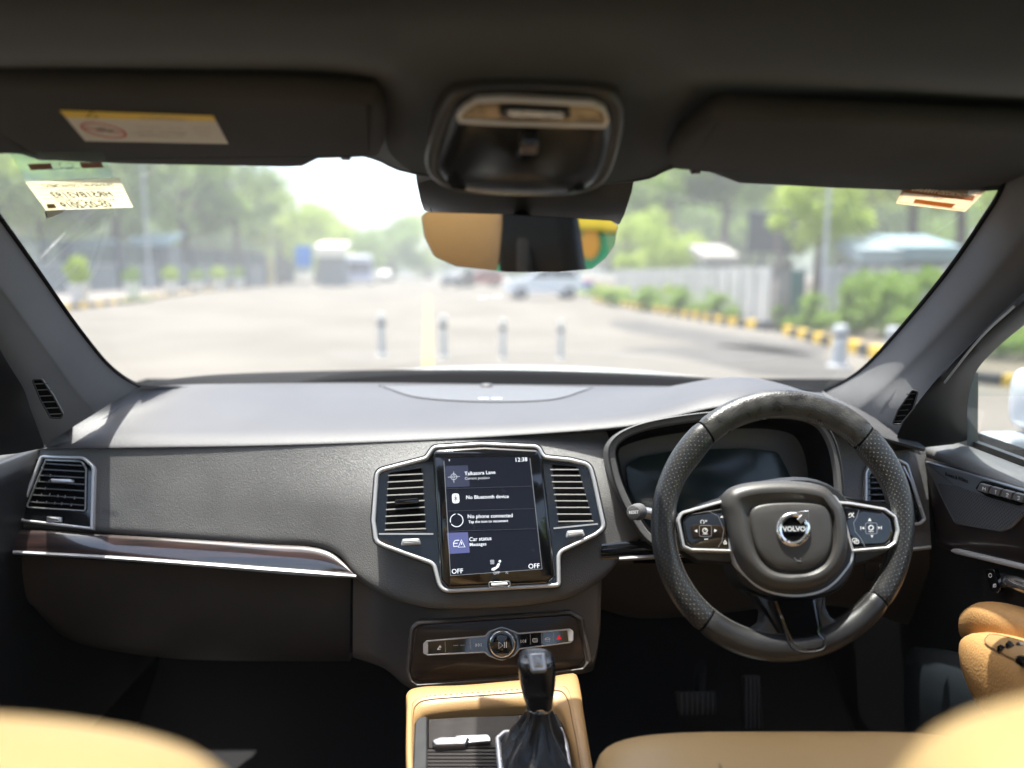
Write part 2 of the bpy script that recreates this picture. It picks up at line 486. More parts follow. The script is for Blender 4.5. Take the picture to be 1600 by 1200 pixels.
dash = thing('dashboard', 'wide grey car dashboard under the windscreen with touchscreen, vents and glove box', 'dashboard', P(780, 700, 1.25))
FAR = [(222, 603, 1.40), (320, 600, 1.52), (450, 598, 1.60), (600, 597.5, 1.65), (800, 600, 1.66), (1000, 603, 1.63), (1150, 607, 1.54), (1287, 614, 1.42)]
FRO = [(58, 697, 1.262), (200, 695, 1.263), (400, 692, 1.265), (600, 686, 1.266), (800, 676, 1.266), (985, 661, 1.245), (1180, 630, 1.22), (1445, 698, 1.22)]
rows = []
for t, dz in ((0, 0), (.3, .004), (.6, .006), (.85, .004)):
    r = []
    for i, (a, b) in enumerate(zip(FAR, FRO)):
        p = P(*a).lerp(P(*b), t)
        p.z += dz + (.03 * math.sin(math.pi * t) if i == 6 else .006 * math.sin(math.pi * t) if i == 5 else 0)
        r.append(p)
    rows.append(r)
rows.append([P(*b) for b in FRO])
rows.append([P(*b) + Vector((0, -.003, -.004)) for b in FRO])
rows.append([P(*b) + Vector((0, .004, -.009)) for b in FRO])
rows.append([P(*b) + Vector((0, .06, -.012)) for b in FRO])
rr = [spline(r, 10) for r in rows]
TOPG = grid(rr)
add('top_pad', TOPG, M_DASHTOP, dash, sharp=60)
dtp = Drape(TOPG)
# black ledge between the pad and the glass
LED = [(225, 599), (320, 590), (450, 585), (600, 582.5), (800, 582), (1000, 588), (1150, 598), (1287, 611)]
a = [P(x, y, f[2] + .03) for (x, y), f in zip(LED, FAR)]
b = [P(*f) + Vector((0, -.01, -.004)) for f in FAR]
c = [p + Vector((0, .08, -.004)) for p in a]
add('windscreen_ledge', grid([spline(b, 6), spline([q.lerp(p, .6) + Vector((0, 0, .004)) for p, q in zip(a, b)], 6), spline(a, 6), spline(c, 6)]), M_LEDGE, dash)

# speaker grille set in the top
gT = [(592, 603.2), (660, 602.4), (745, 602.2), (830, 603), (926, 606)]; gB = [(600, 605.5), (655, 622), (755, 628.5), (860, 625.5), (918, 609.5)]
g = dtp.band(gT, gB, .0014, 12, 10)
add('speaker_grille', g, M_GRILLE2, dash, uvs=[(p.x, p.y) for p in g[0]])
add('speaker_grille_rim', J(dtp.line(gT, .0016, .001, 12), dtp.line(gB, .0016, .001, 12)), M_DASHTOP, dash)
add('speaker_logo', J(dtp.band([(747, 623), (763, 623.2)], [(748, 625), (764, 625.2)], .0022, 2, 1), dtp.band([(768, 623.2), (784, 623)], [(769, 625.2), (785, 625)], .0022, 2, 1)), M_SATIN, dash)
p0 = dtp.X(760, 604, .0)
add('light_sensor', lathe([(.014, -.002), (.014, .003), (.010, .006), (0, .007)], 20, Matrix.Translation(p0)), M_DASHTOP, dash)

# fascia
def sheetlip(cols, f, nrow=12, nu=5, lip=.03, h=0.0):
    top = spline([(c[0], c[1], 0) for c in cols], nu); bot = spline([(c[2], c[3], 0) for c in cols], nu)
    rr = []
    for j in range(nrow + 1):
        t = j / nrow
        rr.append([Pf(a.x + (b.x - a.x) * t, a.y + (b.y - a.y) * t, f, h - (.004 * (max(0, t - .94) / .06) ** 2)) for a, b in zip(top, bot)])
    rr.append([p + Vector((0, .004, -.003)) for p in rr[-1]])
    rr.append([p + Vector((0, lip, 0)) for p in rr[-1]])
    return grid(rr)
FC = [(50, 690, 21, 826), (110, 698, 75, 826), (180, 696, 150, 831), (300, 694, 300, 842), (400, 692, 417, 850), (470, 692, 488, 853), (520, 690, 530, 868), (570, 690, 560, 905), (610, 689, 610, 933), (660, 688, 665, 948), (720, 685, 720, 950), (780, 682, 780, 948), (840, 680, 850, 941), (880, 678, 900, 929), (915, 676, 945, 900), (935, 674, 975, 866), (948, 674, 1004, 836)]
add('fascia', sheetlip(FC, fF, 26, 6), M_DASH, dash, sharp=60)
add('fascia', sheetlip([(1284, 672, 1296, 868), (1330, 684, 1330, 866), (1380, 690, 1385, 862), (1446, 696, 1455, 856)], fF, 10, 5), M_DASH, dash, sharp=60)
ff = Fr(175, 800, fF((175 - 800) / 1200 * 1.2, -.4) , (0, -.9, .42))
ff.o = Pf(175, 800, fF, .001)
ff.text('AIRBAG', (158, 801), (184, 802.5), .0006, M_DASHTOP, dash, 'lettering', 1.0, .01)
# glove box and the lower centre
add('glove_box_lid', sheetlip([(25, 866, 32, 925), (60, 869, 64, 962), (110, 873, 110, 1000), (200, 879, 200, 1020), (300, 886, 300, 1030), (420, 896, 420, 1032), (548, 904, 546, 1032)], fL, 16, 5), M_LOWER, dash, sharp=60)
add('lower_fascia', sheetlip([(552, 895, 551, 1026), (600, 915, 600, 1044), (640, 930, 640, 1074), (700, 935, 700, 1076), (780, 935, 780, 1068), (860, 925, 860, 1058), (905, 915, 918, 1050), (925, 905, 930, 1036), (940, 890, 938, 985)], fC, 16, 5), M_LOWER, dash, sharp=60)
add('side_panel', sheetlip([(-20, 690, -40, 1000), (20, 700, 26, 905), (48, 700, 23, 862), (60, 705, 40, 860)], lambda X, z: fF(X, z) + .03, 8, 4), M_DARK, dash)
add('knee_panel', sheetlip([(940, 862, 935, 950), (1000, 866, 1000, 965), (1100, 866, 1100, 960), (1240, 866, 1240, 945), (1330, 864, 1335, 950), (1420, 858, 1420, 975), (1462, 852, 1462, 960)], fD, 10, 4), M_LOWER, dash)
# key card slot drawn on the knee panel
fk = Fr(1372, 890, 1.24, (0, -1, 0)); fk.o = Pf(1372, 890, fD, .001)
add('switch_panel', fk.plate(rpoly([(1352, 878, 3), (1392, 876, 3), (1392, 906, 3), (1352, 908, 3)]), 0, .003), M_DARK, dash)
add('key_symbol', J(fk.stroke(circ(1377, 884, 2.6, n=14), 1.1, .0034, True), fk.stroke([(1377, 887), (1377, 897)], 1.3, .0034)), M_SATIN, dash)

# ---- wood trim and chrome strips
def band_on(top, bot, f, h, nu=6, n=4, lip=.02, crown=.003):
    T = spline([(x, y, 0) for x, y in top], nu); B = spline([(x, y, 0) for x, y in bot], nu)
    rr = [[Pf(a.x, a.y, f, h - lip) for a in T]]
    for j in range(n + 1):
        t = j / n
        rr.append([Pf(a.x + (b.x - a.x) * t, a.y + (b.y - a.y) * t, f, h + crown * math.sin(math.pi * t) - (0 if 0 < j < n else .0008)) for a, b in zip(T, B)])
    rr.append([Pf(b.x, b.y, f, h - lip) for b in B])
    return grid(rr)
def fW(X, z): return fF(X, z) - .002 + .24 * (z + .40)
add('wood_trim', band_on([(21, 828), (75, 828), (146, 834), (300, 843), (417, 850.5), (480, 854), (515, 863), (538, 880), (553, 897)],
                        [(20, 862), (75, 864), (146, 868), (300, 878), (417, 887), (470, 891), (510, 894), (540, 897), (555, 899)], fW, .0, 6, 6, .03, .003), M_WOOD, dash, sharp=70)
add('chrome_strip', band_on([(20, 860), (150, 867), (300, 877), (420, 886), (500, 892), (556, 898)], [(20, 866), (150, 873.5), (300, 885), (420, 895), (500, 901), (557, 903)], fW, .007, 6, 4, .012, .004), M_SATIN, dash)
add('wood_trim', band_on([(940, 850), (985, 846), (1060, 846), (1100, 846)], [(940, 874), (985, 872), (1060, 868), (1100, 866)], fF, .002), M_GLOSS, dash)
add('chrome_strip', band_on([(968, 870.5), (1000, 868), (1060, 865), (1100, 863)], [(967, 876), (1000, 875), (1060, 871), (1100, 869)], fF, .006), M_SATIN, dash)
add('chrome_strip', band_on([(1300, 864), (1400, 857.5), (1455, 852)], [(1300, 870), (1400, 863.5), (1455, 858)], fF, .006), M_SATIN, dash)

# ================================================================== AIR VENTS (dash)
def slats(fr, parent, ys, xl, xr, h, m=M_SATIN, wpx=2.0, depth=.014, skip=()):
    """horizontal blades: thin tilted strips with a bright front edge"""
    first = None
    for i, (yl, yr) in enumerate(ys):
        a, b = fr.X(xl(yl), yl, h), fr.X(xr(yr), yr, h)
        bk = -fr.n * depth + fr.v * .0004
        t = fr.v * (wpx * fr.px / 2)
        V = [a - t, b - t, b + t, a + t, a - t + bk, b - t + bk, b + t + bk, a + t + bk]
        F = [(0, 1, 2, 3), (0, 4, 5, 1), (3, 2, 6, 7), (0, 3, 7, 4), (1, 5, 6, 2)]
        add('slat', (V, F), m, parent, smooth=False)
M_SLAT = mat('vent_blade', (.10, .10, .10), .3, spec=.6)
M_SLATC = mat('vent_blade_bright', (.34, .33, .32), .4, spec=.6)
lv = Fr(92, 762, 1.25, (0, -.908, .418)); lv.o = Pf(92, 762, fF, .0)
v1 = add('air_vent', lv.prof(rpoly([(55, 716, 10), (135, 716, 14), (146, 738, 6), (143, 826, 4), (28, 813, 8), (27, 795, 8)]), [(0, -.02), (0, .004)], href=.004), M_GLOSS, dash, label='left air vent with chrome frame')
VO = rpoly([(62, 711, 8), (130, 713, 16), (147, 728, 14), (144, 828, 2), (27, 814.5, 9), (29, 796, 30)])
add('chrome_frame', lv.rim(VO, 4.2, -.01, .009, .0016), M_SATIN, v1)
OP = rpoly([(70, 718, 3), (128, 720, 8), (135, 733, 6), (133.5, 799, 5), (39, 793, 5)])
add('recess', lv.prof(OP, [(0, .0045), (0, .0048)], href=.0048), M_BLACK, v1, smooth=False)
add('inner_frame', lv.rim(OP, 1.6, .003, .0075, .0005), M_SILVERPAINT, v1)
slats(lv, v1, [(724, 728), (733, 737), (742.5, 746.5), (752, 757), (762.5, 767), (773, 778.5), (784, 789.5)], lambda y: 69 - (y - 720) * .36, lambda y: 133, .0085, M_SLAT, 1.3, .003)
for k, (x, y) in enumerate([(65, 771), (78, 771), (91, 773), (102, 774), (117, 776), (58, 782), (73, 783), (86, 784), (97, 785), (112, 787), (79, 741), (62, 748), (77, 750), (71, 761)]):
    add('vane', lv.stroke([(x, y), (x - 1, y + 4)], 1.0, .008), M_SILVERPAINT, v1, smooth=False)
add('slide_tab', lv.plate(rpoly([(78, 748, 3), (112, 749, 3), (113, 754, 2.5), (80, 753.5, 3)]), .006, .0125, .001), M_SATIN, v1)
add('thumb_wheel_well', lv.plate(rpoly([(66, 805, 3), (100, 807, 3), (99, 818, 3), (66, 817, 3)]), .003, .005), M_BLACK, v1)
add('thumb_wheel', lv.prof(rpoly([(72, 806, 2), (95, 808, 2), (95, 816, 2), (72, 815, 2)]), [(0, .003), (0, .007), (.001, .009), (.003, .0105)], href=.009), M_SATIN, v1)

# ================================================================== CENTRE STACK
cs = Fr(775, 815, 1.13, (.03, -.905, .42)); cs.o = Pf(775, 815, fF, .002)
SUR = rpoly([(676, 695.5, 14), (752, 690.5, 0), (843, 694.5, 16), (851, 711, 9), (891, 715, 0), (924, 723, 22), (931, 748, 0), (948, 826, 16), (932, 838, 0), (876, 865, 12), (877, 917, 22), (862, 918, 0), (686, 927, 22), (675, 883, 12), (600, 856, 0), (584, 848, 16), (580, 812, 0), (586, 733, 18), (664, 713, 10)])
sur = add('centre_surround', cs.prof(SUR, [(0, -.03), (0, .006)], href=.006), M_GLOSS, dash)
add('silver_frame', cs.rim(SUR, 6.3, -.01, .0125, .0022), M_SATIN, sur)
add('hem_line', cs.rim([(x, y) for x, y in SUR], -1.6, -.01, .0065, .0002), M_RUBBER, sur)
# screen unit
ts = add('touchscreen', cs.prof(rpoly([(678, 702, 9), (757, 697.5, 0), (842, 702, 10), (848, 716, 5), (868, 900, 10), (855, 912, 8), (700, 920, 10), (688, 906, 8), (676, 716, 8)]), [(0, .004), (0, .010), (.0012, .013), (.005, .0155)], href=.013), M_GLOSS, dash)
DSP = [(693, 715), (827, 714), (846, 889.5), (704.5, 899.5)]
M_LCD = mat('display_glass', (.007, .008, .011), .2, spec=.12, emit=(.35, .42, .75, .006), rvar=.08, vscale=50)
add('display', cs.prof(DSP, [(0, .013), (.0, .0162)], href=.0162), M_LCD, ts, smooth=False)
add('display_edge', J(cs.stroke([(828, 716), (847, 889), (704, 899.5), (693.5, 720)], 1.0, .0168)), M_SILVERPAINT, ts, smooth=False)
M_TILE = mat('screen_tile', (.05, .055, .13), .25, emit=(.20, .24, .62, .09))
hs = .0166
for nm, q in (('menu_tile', [(698, 832.5), (731, 831.5), (734, 863.5), (702, 865.5)]),): add(nm, cs.poly(q, hs), M_TILE, ts, smooth=False)
M_TILE2 = mat('screen_tile_dim', (.02, .022, .035), .2, emit=(.2, .24, .5, .035))
add('menu_tile', cs.poly([(694.5, 728), (731, 727), (734, 760), (697, 761.5)], hs), M_TILE2, ts, smooth=False)
for y in (762.5, 797.5, 829):
    add('divider', cs.stroke([(697 + (y - 762) * .08, y + 1), (831 + (y - 762) * .1, y - 3)], .4, .0168), mat('screen_rule', (.06, .065, .08), .4), ts, smooth=False)
T = lambda s, p0, p1, h=1.0, b=.002, m=M_SCREENINK: cs.text(s, p0, p1, .0169, m, ts, 'screen_text', h, b)
T('12:38', (806, 721.5), (824, 720.5))
T('Talkatora Lane', (726, 742.7), (774, 740.3)); T('Current position', (726.5, 749.5), (765, 748.2), m=M_SCREENDIM)
T('No Bluetooth device', (728.5, 779.7), (795, 778))
T('No phone connected', (731, 809.8), (801, 808), b=.004); T('Tap the icon to reconnect', (732, 817.4), (794, 815.4), b=.006)
T('Car status', (733.5, 845.6), (768, 843.7), b=.004); T('Messages', (734, 853.4), (760, 852), b=.004)
T('OFF', (706, 896.5), (723.5, 895.5)); T('OFF', (826, 888.5), (843.5, 887.5)); T('OFF', (771, 897.5), (781, 896.8), m=M_SCREENDIM)
cp = Vector((709, 745))
add('screen_icon', J(cs.stroke(circ(709, 745, 4.6, n=20), .7, .0169, True), cs.stroke(circ(709, 745, 1.8, n=12), .7, .0169, True), cs.stroke([(700, 745.6), (706, 745.2)], .7, .0169), cs.stroke([(712, 744.8), (718, 744.4)], .7, .0169), cs.stroke([(709, 737), (709, 742)], .7, .0169), cs.stroke([(709, 748), (709.3, 754)], .7, .0169)), M_SCREENDIM, ts, smooth=False)
add('screen_icon', cs.poly(rpoly([(706, 771.5, 4), (717, 771, 4), (718, 786, 4), (707, 786.5, 4)]), .0168), M_SCREENINK, ts, smooth=False)
add('screen_icon', cs.stroke([(708.6, 775.5), (715, 781), (712, 784), (711.6, 773.4), (714.8, 776.2), (708.8, 781.6)], .9, .0171), M_LCD, ts, smooth=False)
add('screen_icon', J(cs.stroke(arc(713.5, 813, 10, 10, 100, 200, 12), 1.0, .0169), cs.stroke(arc(713.5, 813, 10, 10, 215, 440, 20), 1.0, .0169)), M_SCREENINK, ts, smooth=False)
add('screen_icon', J(cs.stroke([(716, 855), (721, 843.5), (726.5, 854.5)], 1.1, .0169, True), cs.stroke([(721, 847), (721.2, 851)], 1.2, .0169), cs.stroke([(715, 853.5), (709, 854), (708.5, 848), (711, 844.5), (717.5, 844)], 1.0, .0169), cs.stroke([(709, 849), (715, 848.8)], .9, .0169)), M_SCREENINK, ts, smooth=False)
add('screen_icon', J(cs.poly([(768, 891), (768.5, 888), (775, 885.5), (778, 880), (781.5, 880.5), (779, 886.5), (772, 891.5)], .0169), cs.poly(circ(781, 877, 2, n=10), .0169)), M_SCREENINK, ts, smooth=False)
add('screen_icon', J(*[cs.stroke(circ(x, y, 1.3, n=8), .7, .0169, True) for x, y in ((767.5, 876.5), (770.5, 876.3), (767.7, 880), (770.7, 879.8))]), M_SCREENDIM, ts, smooth=False)
add('screen_icon', cs.stroke([(789.5, 893.5), (793.5, 893.3), (790, 896), (794, 895.8)], .7, .0169), M_SCREENDIM, ts, smooth=False)
add('screen_icon', cs.poly([(701, 718), (703, 718), (702, 721)], .0169), M_SCREENINK, ts, smooth=False)
HB = rpoly([(763, 909.5, 3), (797, 907.5, 3), (798, 916.5, 3), (764, 918.8, 3)])
hb = add('home_button', cs.prof(HB, [(0, .012), (0, .0165), (.0006, .017)], href=.017), M_GLOSS, ts)
add('button_rim', cs.rim(HB, 1.2, .014, .0178, .0002), M_SILVERPAINT, hb)
add('button_bar', cs.prof(rpoly([(767, 912, 1.5), (793, 910.3, 1.5), (794, 914, 1.5), (768, 916, 1.5)]), [(0, .017), (0, .0178), (.0008, .0186)], href=.018), M_SATIN, hb)
# side vents of the screen
for side in (0, 1):
    if side == 0:
        op = rpoly([(607, 738, 6), (660, 730, 3), (666.5, 830, 3), (601, 832.5, 4)])
        ys = [(743, 740.5), (753.5, 750.5), (764, 761), (774, 771.5), (785.5, 782), (796.5, 792.5), (807, 804), (818, 815), (828, 826)]
        xl = lambda y: 606.5 - (y - 740) * .06; xr = lambda y: 660.5 + (y - 735) * .055
        tab = rpoly([(616, 781, 3), (654, 778, 3), (655, 786, 3), (617, 788.5, 3)]); ln = [(592, 834.2), (677, 834.2)]
        tw = rpoly([(629, 842, 3), (655, 841, 3), (658, 851, 2), (626, 852.5, 2)]); lab = 'air vent left of the touchscreen'
    else:
        op = rpoly([(861, 724, 3), (903, 728, 6), (927, 813, 4), (873, 821, 3)])
        ys = [(733.8, 733.8), (743.2, 743.2), (753, 753), (762.8, 762.8), (772.8, 772.8), (782.6, 782.8), (793, 793), (803.5, 803.5), (815, 814.2)]
        xl = lambda y: 859.5 + (y - 733) * .155; xr = lambda y: 904 + (y - 733) * .285
        tab = None; ln = [(865, 825.5), (934, 818.5)]
        tw = rpoly([(886, 829.5, 3), (911, 827.5, 3), (914, 837, 2), (884, 840.5, 2)]); lab = 'air vent right of the touchscreen'
    v = add('air_vent', cs.rim(op, 1.4, .004, .0085, .0004), M_GLOSS, dash, label=lab)
    add('recess', cs.prof(op, [(0, .0062), (0, .0065)], href=.0065), M_BLACK, v, smooth=False)
    slats(cs, v, ys, xl, xr, .0095, M_SLATC, 1.3, .0008)
    if tab: add('slide_tab', cs.plate(tab, .008, .014, .001), M_GLOSS, v)
    add('chrome_line', cs.stroke(ln, 2.2, .0085, th=.002), M_SATIN, v)
    add('thumb_wheel', cs.prof(tw, [(0, .006), (0, .010), (.0015, .0135), (.003, .015)], href=.01), M_SATIN, v)

# ---- right vent of the driver's side (seen through the wheel) and its twin frame at the door
rv = Fr(1395, 770, 1.24, (0, -.908, .418)); rv.o = Pf(1395, 770, fF, .0)
RV = rpoly([(1352, 738, 4), (1360, 722, 6), (1405, 716, 8), (1420, 724, 10), (1449, 812, 6), (1440, 820, 4), (1352, 822, 2)])
v3 = add('air_vent', rv.prof(RV, [(0, -.02), (0, .003)], href=.003), M_GLOSS, dash, label='right air vent seen through the steering wheel')
add('chrome_frame', rv.rim(RV, 4.0, -.01, .009, .0012), M_SATIN, v3)
OP = rpoly([(1360, 740, 3), (1398, 734, 5), (1418, 790, 4), (1361, 790, 3)])
add('recess', rv.prof(OP, [(0, .0035), (0, .0040)], href=.004), M_BLACK, v3, smooth=False)
slats(rv, v3, [(746, 745), (754, 753), (763, 762), (773, 772), (783, 782)], lambda y: 1361, lambda y: 1398 + (y - 735) * .33, .0085, M_SLAT, 1.3, .003)
add('chrome_line', rv.stroke([(1412, 728), (1424, 752), (1436, 790)], 1.8, .008, th=.002), M_SATIN, v3)
add('indicator_dot', rv.poly(circ(1437.5, 790.5, 2, n=10), .0085), M_WHITEINK, v3, smooth=False)

# ================================================================== INSTRUMENT CLUSTER
ic = Fr(1130, 750, 1.185, (0, -.95, .3))
ICO = soft([(951, 700), (968, 677), (1005, 661), (1060, 650), (1120, 643), (1180, 640), (1240, 642), (1282, 655), (1305, 686), (1316, 730), (1320, 790), (1316, 845), (1270, 868), (1150, 874), (1060, 868), (1012, 845), (985, 808), (966, 770), (955, 735)])
clu = add('instrument_cluster', ic.prof(ICO, [(-.003, -.04), (-.001, .002), (.002, .006), (.010, .004), (.0125, -.004), (.016, -.012), (.018, -.085)], href=.004), M_DASH, dash, sharp=30)
add('cluster_lining', ic.prof(ICO, [(.0118, -.003), (.019, -.015), (.022, -.10)], cap=False, href=.004), M_BLACK, clu)
add('cluster_lip', ic.rim(ICO, 2.4, .002, .0085, .0008), M_DARK, clu)
M_CLG = mat('cluster_screen', (.012, .024, .026), .16, spec=.45, rvar=.05, vscale=10)
add('cluster_back', ic.prof(rpoly([(985, 672, 0), (1060, 655, 0), (1300, 662, 0), (1330, 880, 0), (990, 880, 0), (962, 745, 0)]), [(0, -.094), (0, -.092)], href=-.092), M_BLACK, clu, smooth=False)
add('cluster_screen', ic.plate(rpoly([(978, 728, 12), (1000, 714, 10), (1058, 703, 10), (1165, 700, 12), (1216, 706, 16), (1236, 745, 10), (1240, 850, 0), (1000, 850, 0), (984, 800, 10)]), -.09, -.076, .001), M_CLG, clu)
# stalk with its round end button
def orient(p, d, up=Vector((0, 0, 1))):
    d = Vector(d).normalized(); q = d.to_track_quat('Z', 'Y').to_matrix().to_4x4(); q.translation = p; return q
# ================================================================== STEERING WHEEL
wheel = thing('steering_wheel', 'black leather steering wheel with silver trimmed button pads and ring emblem', 'steering wheel', P(1240, 840, 1.0))
wf = Fr(1222, 822, .955, (-.05, -.915, .40))
def ell(cx, cy, rx, ry, t): return (cx + rx * math.cos(t), cy - ry * math.sin(t))
def rim_ring(t):
    """outer, inner px of the rim at angle t (0 = right, counter-clockwise)"""
    o = ell(1222, 822, 205, 213, t)
    # thumb rests swell inwards near 10 and 2 o'clock
    sw = 5 * math.exp(-((t - R(38)) / R(12)) ** 2) + 5 * math.exp(-((t - R(142)) / R(12)) ** 2)
    i = ell(1222.5, 821, 168 - sw, 168 - sw, t)
    return o, i
def rim_section(name, a0, a1, m, n=28, grow=0.0):
    rr = []; uv = []; K = 18; s = 0; prevc = None
    for k in range(n + 1):
        t = R(a0 + (a1 - a0) * k / n); o, i = rim_ring(t)
        A, B = Vector(wf.uv(*o)), Vector(wf.uv(*i)); c = (A + B) / 2; r = (A - B) / 2; hw = r.length + grow; rd = r.normalized()
        if prevc is not None: s += (c - prevc).length
        prevc = c; ring = []
        e = 1.0
        if k == 0 or k == n: e = .93
        for q in range(K + 1):
            ph = 2 * math.pi * q / K
            cc, ss = math.cos(ph), math.sin(ph)
            x = hw * e * (abs(cc) ** .9) * (1 if cc > 0 else -1); z = (.0165 + grow) * e * (abs(ss) ** .9) * (1 if ss > 0 else -1)
            p2 = c + rd * x; ring.append(wf.pt(p2.x, p2.y, z)); uv.append((s, q / K * .115))
        rr.append(ring)
    g = grid(rr); N = K + 1; V, F = g
    F.append(tuple(range(K))); F.append(tuple(reversed(range(len(V) - N, len(V) - 1))))
    return add(name, (V, F), m, wheel, uvs=uv, sharp=50)
rim_section('rim_core', 0, 360, M_BLACK, 96, -.0012)
M_WORN = mat('worn_black_leather', (.020, .019, .018), .33, spec=.5, bump=('grain', 500, .5, .0008), col2=(.062, .060, .057), vscale=60, rvar=.1)
SEC = [('rim_grip', 47.3, 129.6, M_WORN), ('rim_grip', 130.6, 230.2, M_PERF), ('rim_grip', 231.2, 322.6, M_LEATHER), ('rim_grip', -36.4, 46.3, M_PERF)]
for k, s_ in enumerate(SEC): rim_section(s_[0], s_[1], s_[2], s_[3], 40)
# cross stitching round the inside of the rim
g = []
for k in range(250):
    t = R(k * 360 / 250)
    o, i = rim_ring(t); o2, i2 = rim_ring(t + R(.8))
    a = Vector(wf.uv(*i)); b = Vector(wf.uv(*i2)); d = Vector((math.cos(t), math.sin(t)))
    p, q = a + d * .0006, b + d * .0022
    g.append(tube([wf.pt(p.x, p.y, .0062), wf.pt(q.x, q.y, .0078)], .00045, 4))
M_THREAD = mat('grey_thread', (.16, .155, .15), .7)
add('stitching', J(*g), M_THREAD, wheel, kind='stuff')
# arms from hub to rim
arm = lambda pts, h0, h1, m, nm, b=.004: add(nm, wf.prof(rpoly(pts), [(-.002, h0), (-.001, (h0 + h1) / 2), (b * .3, h1 - b * .3), (b, h1)], href=h1), m, wheel, sharp=50)
arm([(1040, 770, 0), (1062, 806, 6), (1100, 786, 10), (1150, 770, 4), (1160, 880, 0), (1090, 876, 14), (1063, 860, 8), (1040, 880, 0)], -.016, .004, M_LEATHER, 'spoke')
arm([(1312, 772, 4), (1360, 784, 8), (1398, 796, 10), (1408, 780, 0), (1410, 880, 0), (1392, 862, 8), (1360, 876, 10), (1300, 890, 0)], -.016, .004, M_LEATHER, 'spoke')
# lower forked spoke
arm([(1163, 922, 0), (1208, 936, 4), (1216, 965, 6), (1238, 1016, 4), (1205, 1010, 0), (1170, 990, 0), (1192, 975, 12), (1194, 955, 10), (1180, 935, 4)], -.014, .006, M_LEATHER, 'spoke')
arm([(1272, 934, 4), (1290, 925, 4), (1292, 950, 10), (1300, 966, 14), (1325, 975, 8), (1340, 972, 0), (1330, 1005, 0), (1286, 1016, 0), (1286, 990, 6), (1278, 960, 4)], -.014, .006, M_LEATHER, 'spoke')
add('spoke_insert', wf.prof(rpoly([(1208, 938, 0), (1274, 936, 0), (1282, 990, 4), (1291, 998, 6), (1288, 1014, 7), (1275, 1018, 6), (1248, 1018, 6), (1237, 1008, 6), (1226, 985, 4)]), [(0, -.01), (0, .0135), (.001, .016), (.0035, .0165), (.006, .008)], href=.015), M_GLOSS, wheel, sharp=40)
add('insert_shade_plate', wf.prof(rpoly([(1214, 938, 2), (1270, 937, 2), (1279, 982, 5), (1274, 992, 5), (1240, 993, 5), (1232, 984, 5)]), [(0, .015), (0, .0170)], href=.0170), M_BLACK, wheel, smooth=False)  # flat black plate; its colour stands for the shade of a hole
add('insert_trim', tube(wf.path([(1224, 978), (1234, 1006), (1248, 1017.5), (1275, 1017.5), (1289, 1011), (1290, 996), (1284, 990)],   .0168, 5), .0007, 6), M_DARK, wheel)
# back body of the hub
add('hub_body', wf.prof(soft([(1128, 778, 20), (1240, 745, 60), (1318, 775, 20), (1338, 862, 20), (1310, 922, 30), (1240, 940, 60), (1170, 922, 30), (1140, 868, 20)]), [(-.002, -.05), (0, .0), (.003, .010), (.006, .013)], href=.0), M_DARK, wheel)
# silver trim that runs under the hub
add('hub_trim', wf.prof(soft([(1142, 790, 8), (1175, 765, 30), (1240, 760, 60), (1295, 768, 30), (1318, 792, 20), (1336, 862, 14), (1318, 900, 24), (1286, 926, 24), (1240, 934, 60), (1192, 924, 24), (1160, 898, 24), (1143, 864, 14)]), [(0, -.004), (0, .011), (.0012, .0135), (.0035, .0135), (.005, .010)], href=.0135), M_SATIN, wheel, sharp=40)
HUB = soft([(1132, 784, 10), (1142, 762, 18), (1180, 751, 20), (1240, 749, 60), (1290, 757, 26), (1312, 778, 22), (1325, 800, 20), (1330, 850, 30), (1318, 890, 28), (1288, 916, 30), (1240, 925, 60), (1195, 916, 30), (1164, 888, 28), (1147, 850, 30), (1138, 810, 20)])
hubc = add('airbag_cover', wf.prof(HUB, [(.0, .006), (-.0005, .018), (.001, .025), (.005, .030), (.009, .0335), (.013, .0352), (.017, .0345)], href=.034, cap=False), mat('airbag_plastic', (.054, .050, .047), .42, spec=.5, bump=('noise', 1400, .35, .0005), var=.1, vscale=22, rvar=.07), wheel, sharp=70)
# valley and raised central pad: interpolate outline -> pad outline
PAD = soft([(1173, 800, 12), (1188, 787, 16), (1235, 783, 40), (1285, 786, 20), (1300, 800, 14), (1304, 840, 24), (1294, 872, 24), (1268, 890, 24), (1240, 893, 30), (1212, 889, 24), (1188, 868, 24), (1177, 838, 24)])
def resamp(p, n, start):
    p = [Vector(q) for q in p]
    if area2(p) < 0: p.reverse()
    L = [0]
    for i in range(len(p)): L.append(L[-1] + (p[(i + 1) % len(p)] - p[i]).length)
    c = sum(p, Vector((0, 0))) / len(p)
    # start at fixed polar angle for matching
    out = []
    for k in range(n):
        an = start + 2 * math.pi * k / n; d = Vector((math.cos(an), math.sin(an))); best = None
        for i in range(len(p)):
            a, b = p[i] - c, p[(i + 1) % len(p)] - c; e = b - a
            den = d.x * e.y - d.y * e.x
            if abs(den) < 1e-12: continue
            t = (a.x * e.y - a.y * e.x) / den; s = (a.x * d.y - a.y * d.x) / den
            if t > 0 and -1e-6 <= s <= 1 + 1e-6: best = t if best is None else max(best, t)
        out.append(c + d * (best or .01))
    return out
ho = resamp([wf.uv(x, y, .034) for x, y in HUB], 72, 0)
hn = sum(ho, Vector((0, 0))) / 72
po = resamp([wf.uv(x, y, .034) for x, y in PAD], 72, 0)
pc = sum(po, Vector((0, 0))) / 72
ring = []
for t, h, sc_ in ((0, .0345, 0), (.3, .0325, 0), (.62, .0295, 0), (.9, .0275, 0), (1, .0272, 0)):
    h0 = [q + (hn - q).normalized() * .0165 for q in ho]
    ring.append([wf.pt(*(a.lerp(b, t)), h) for a, b in zip(h0, po)])
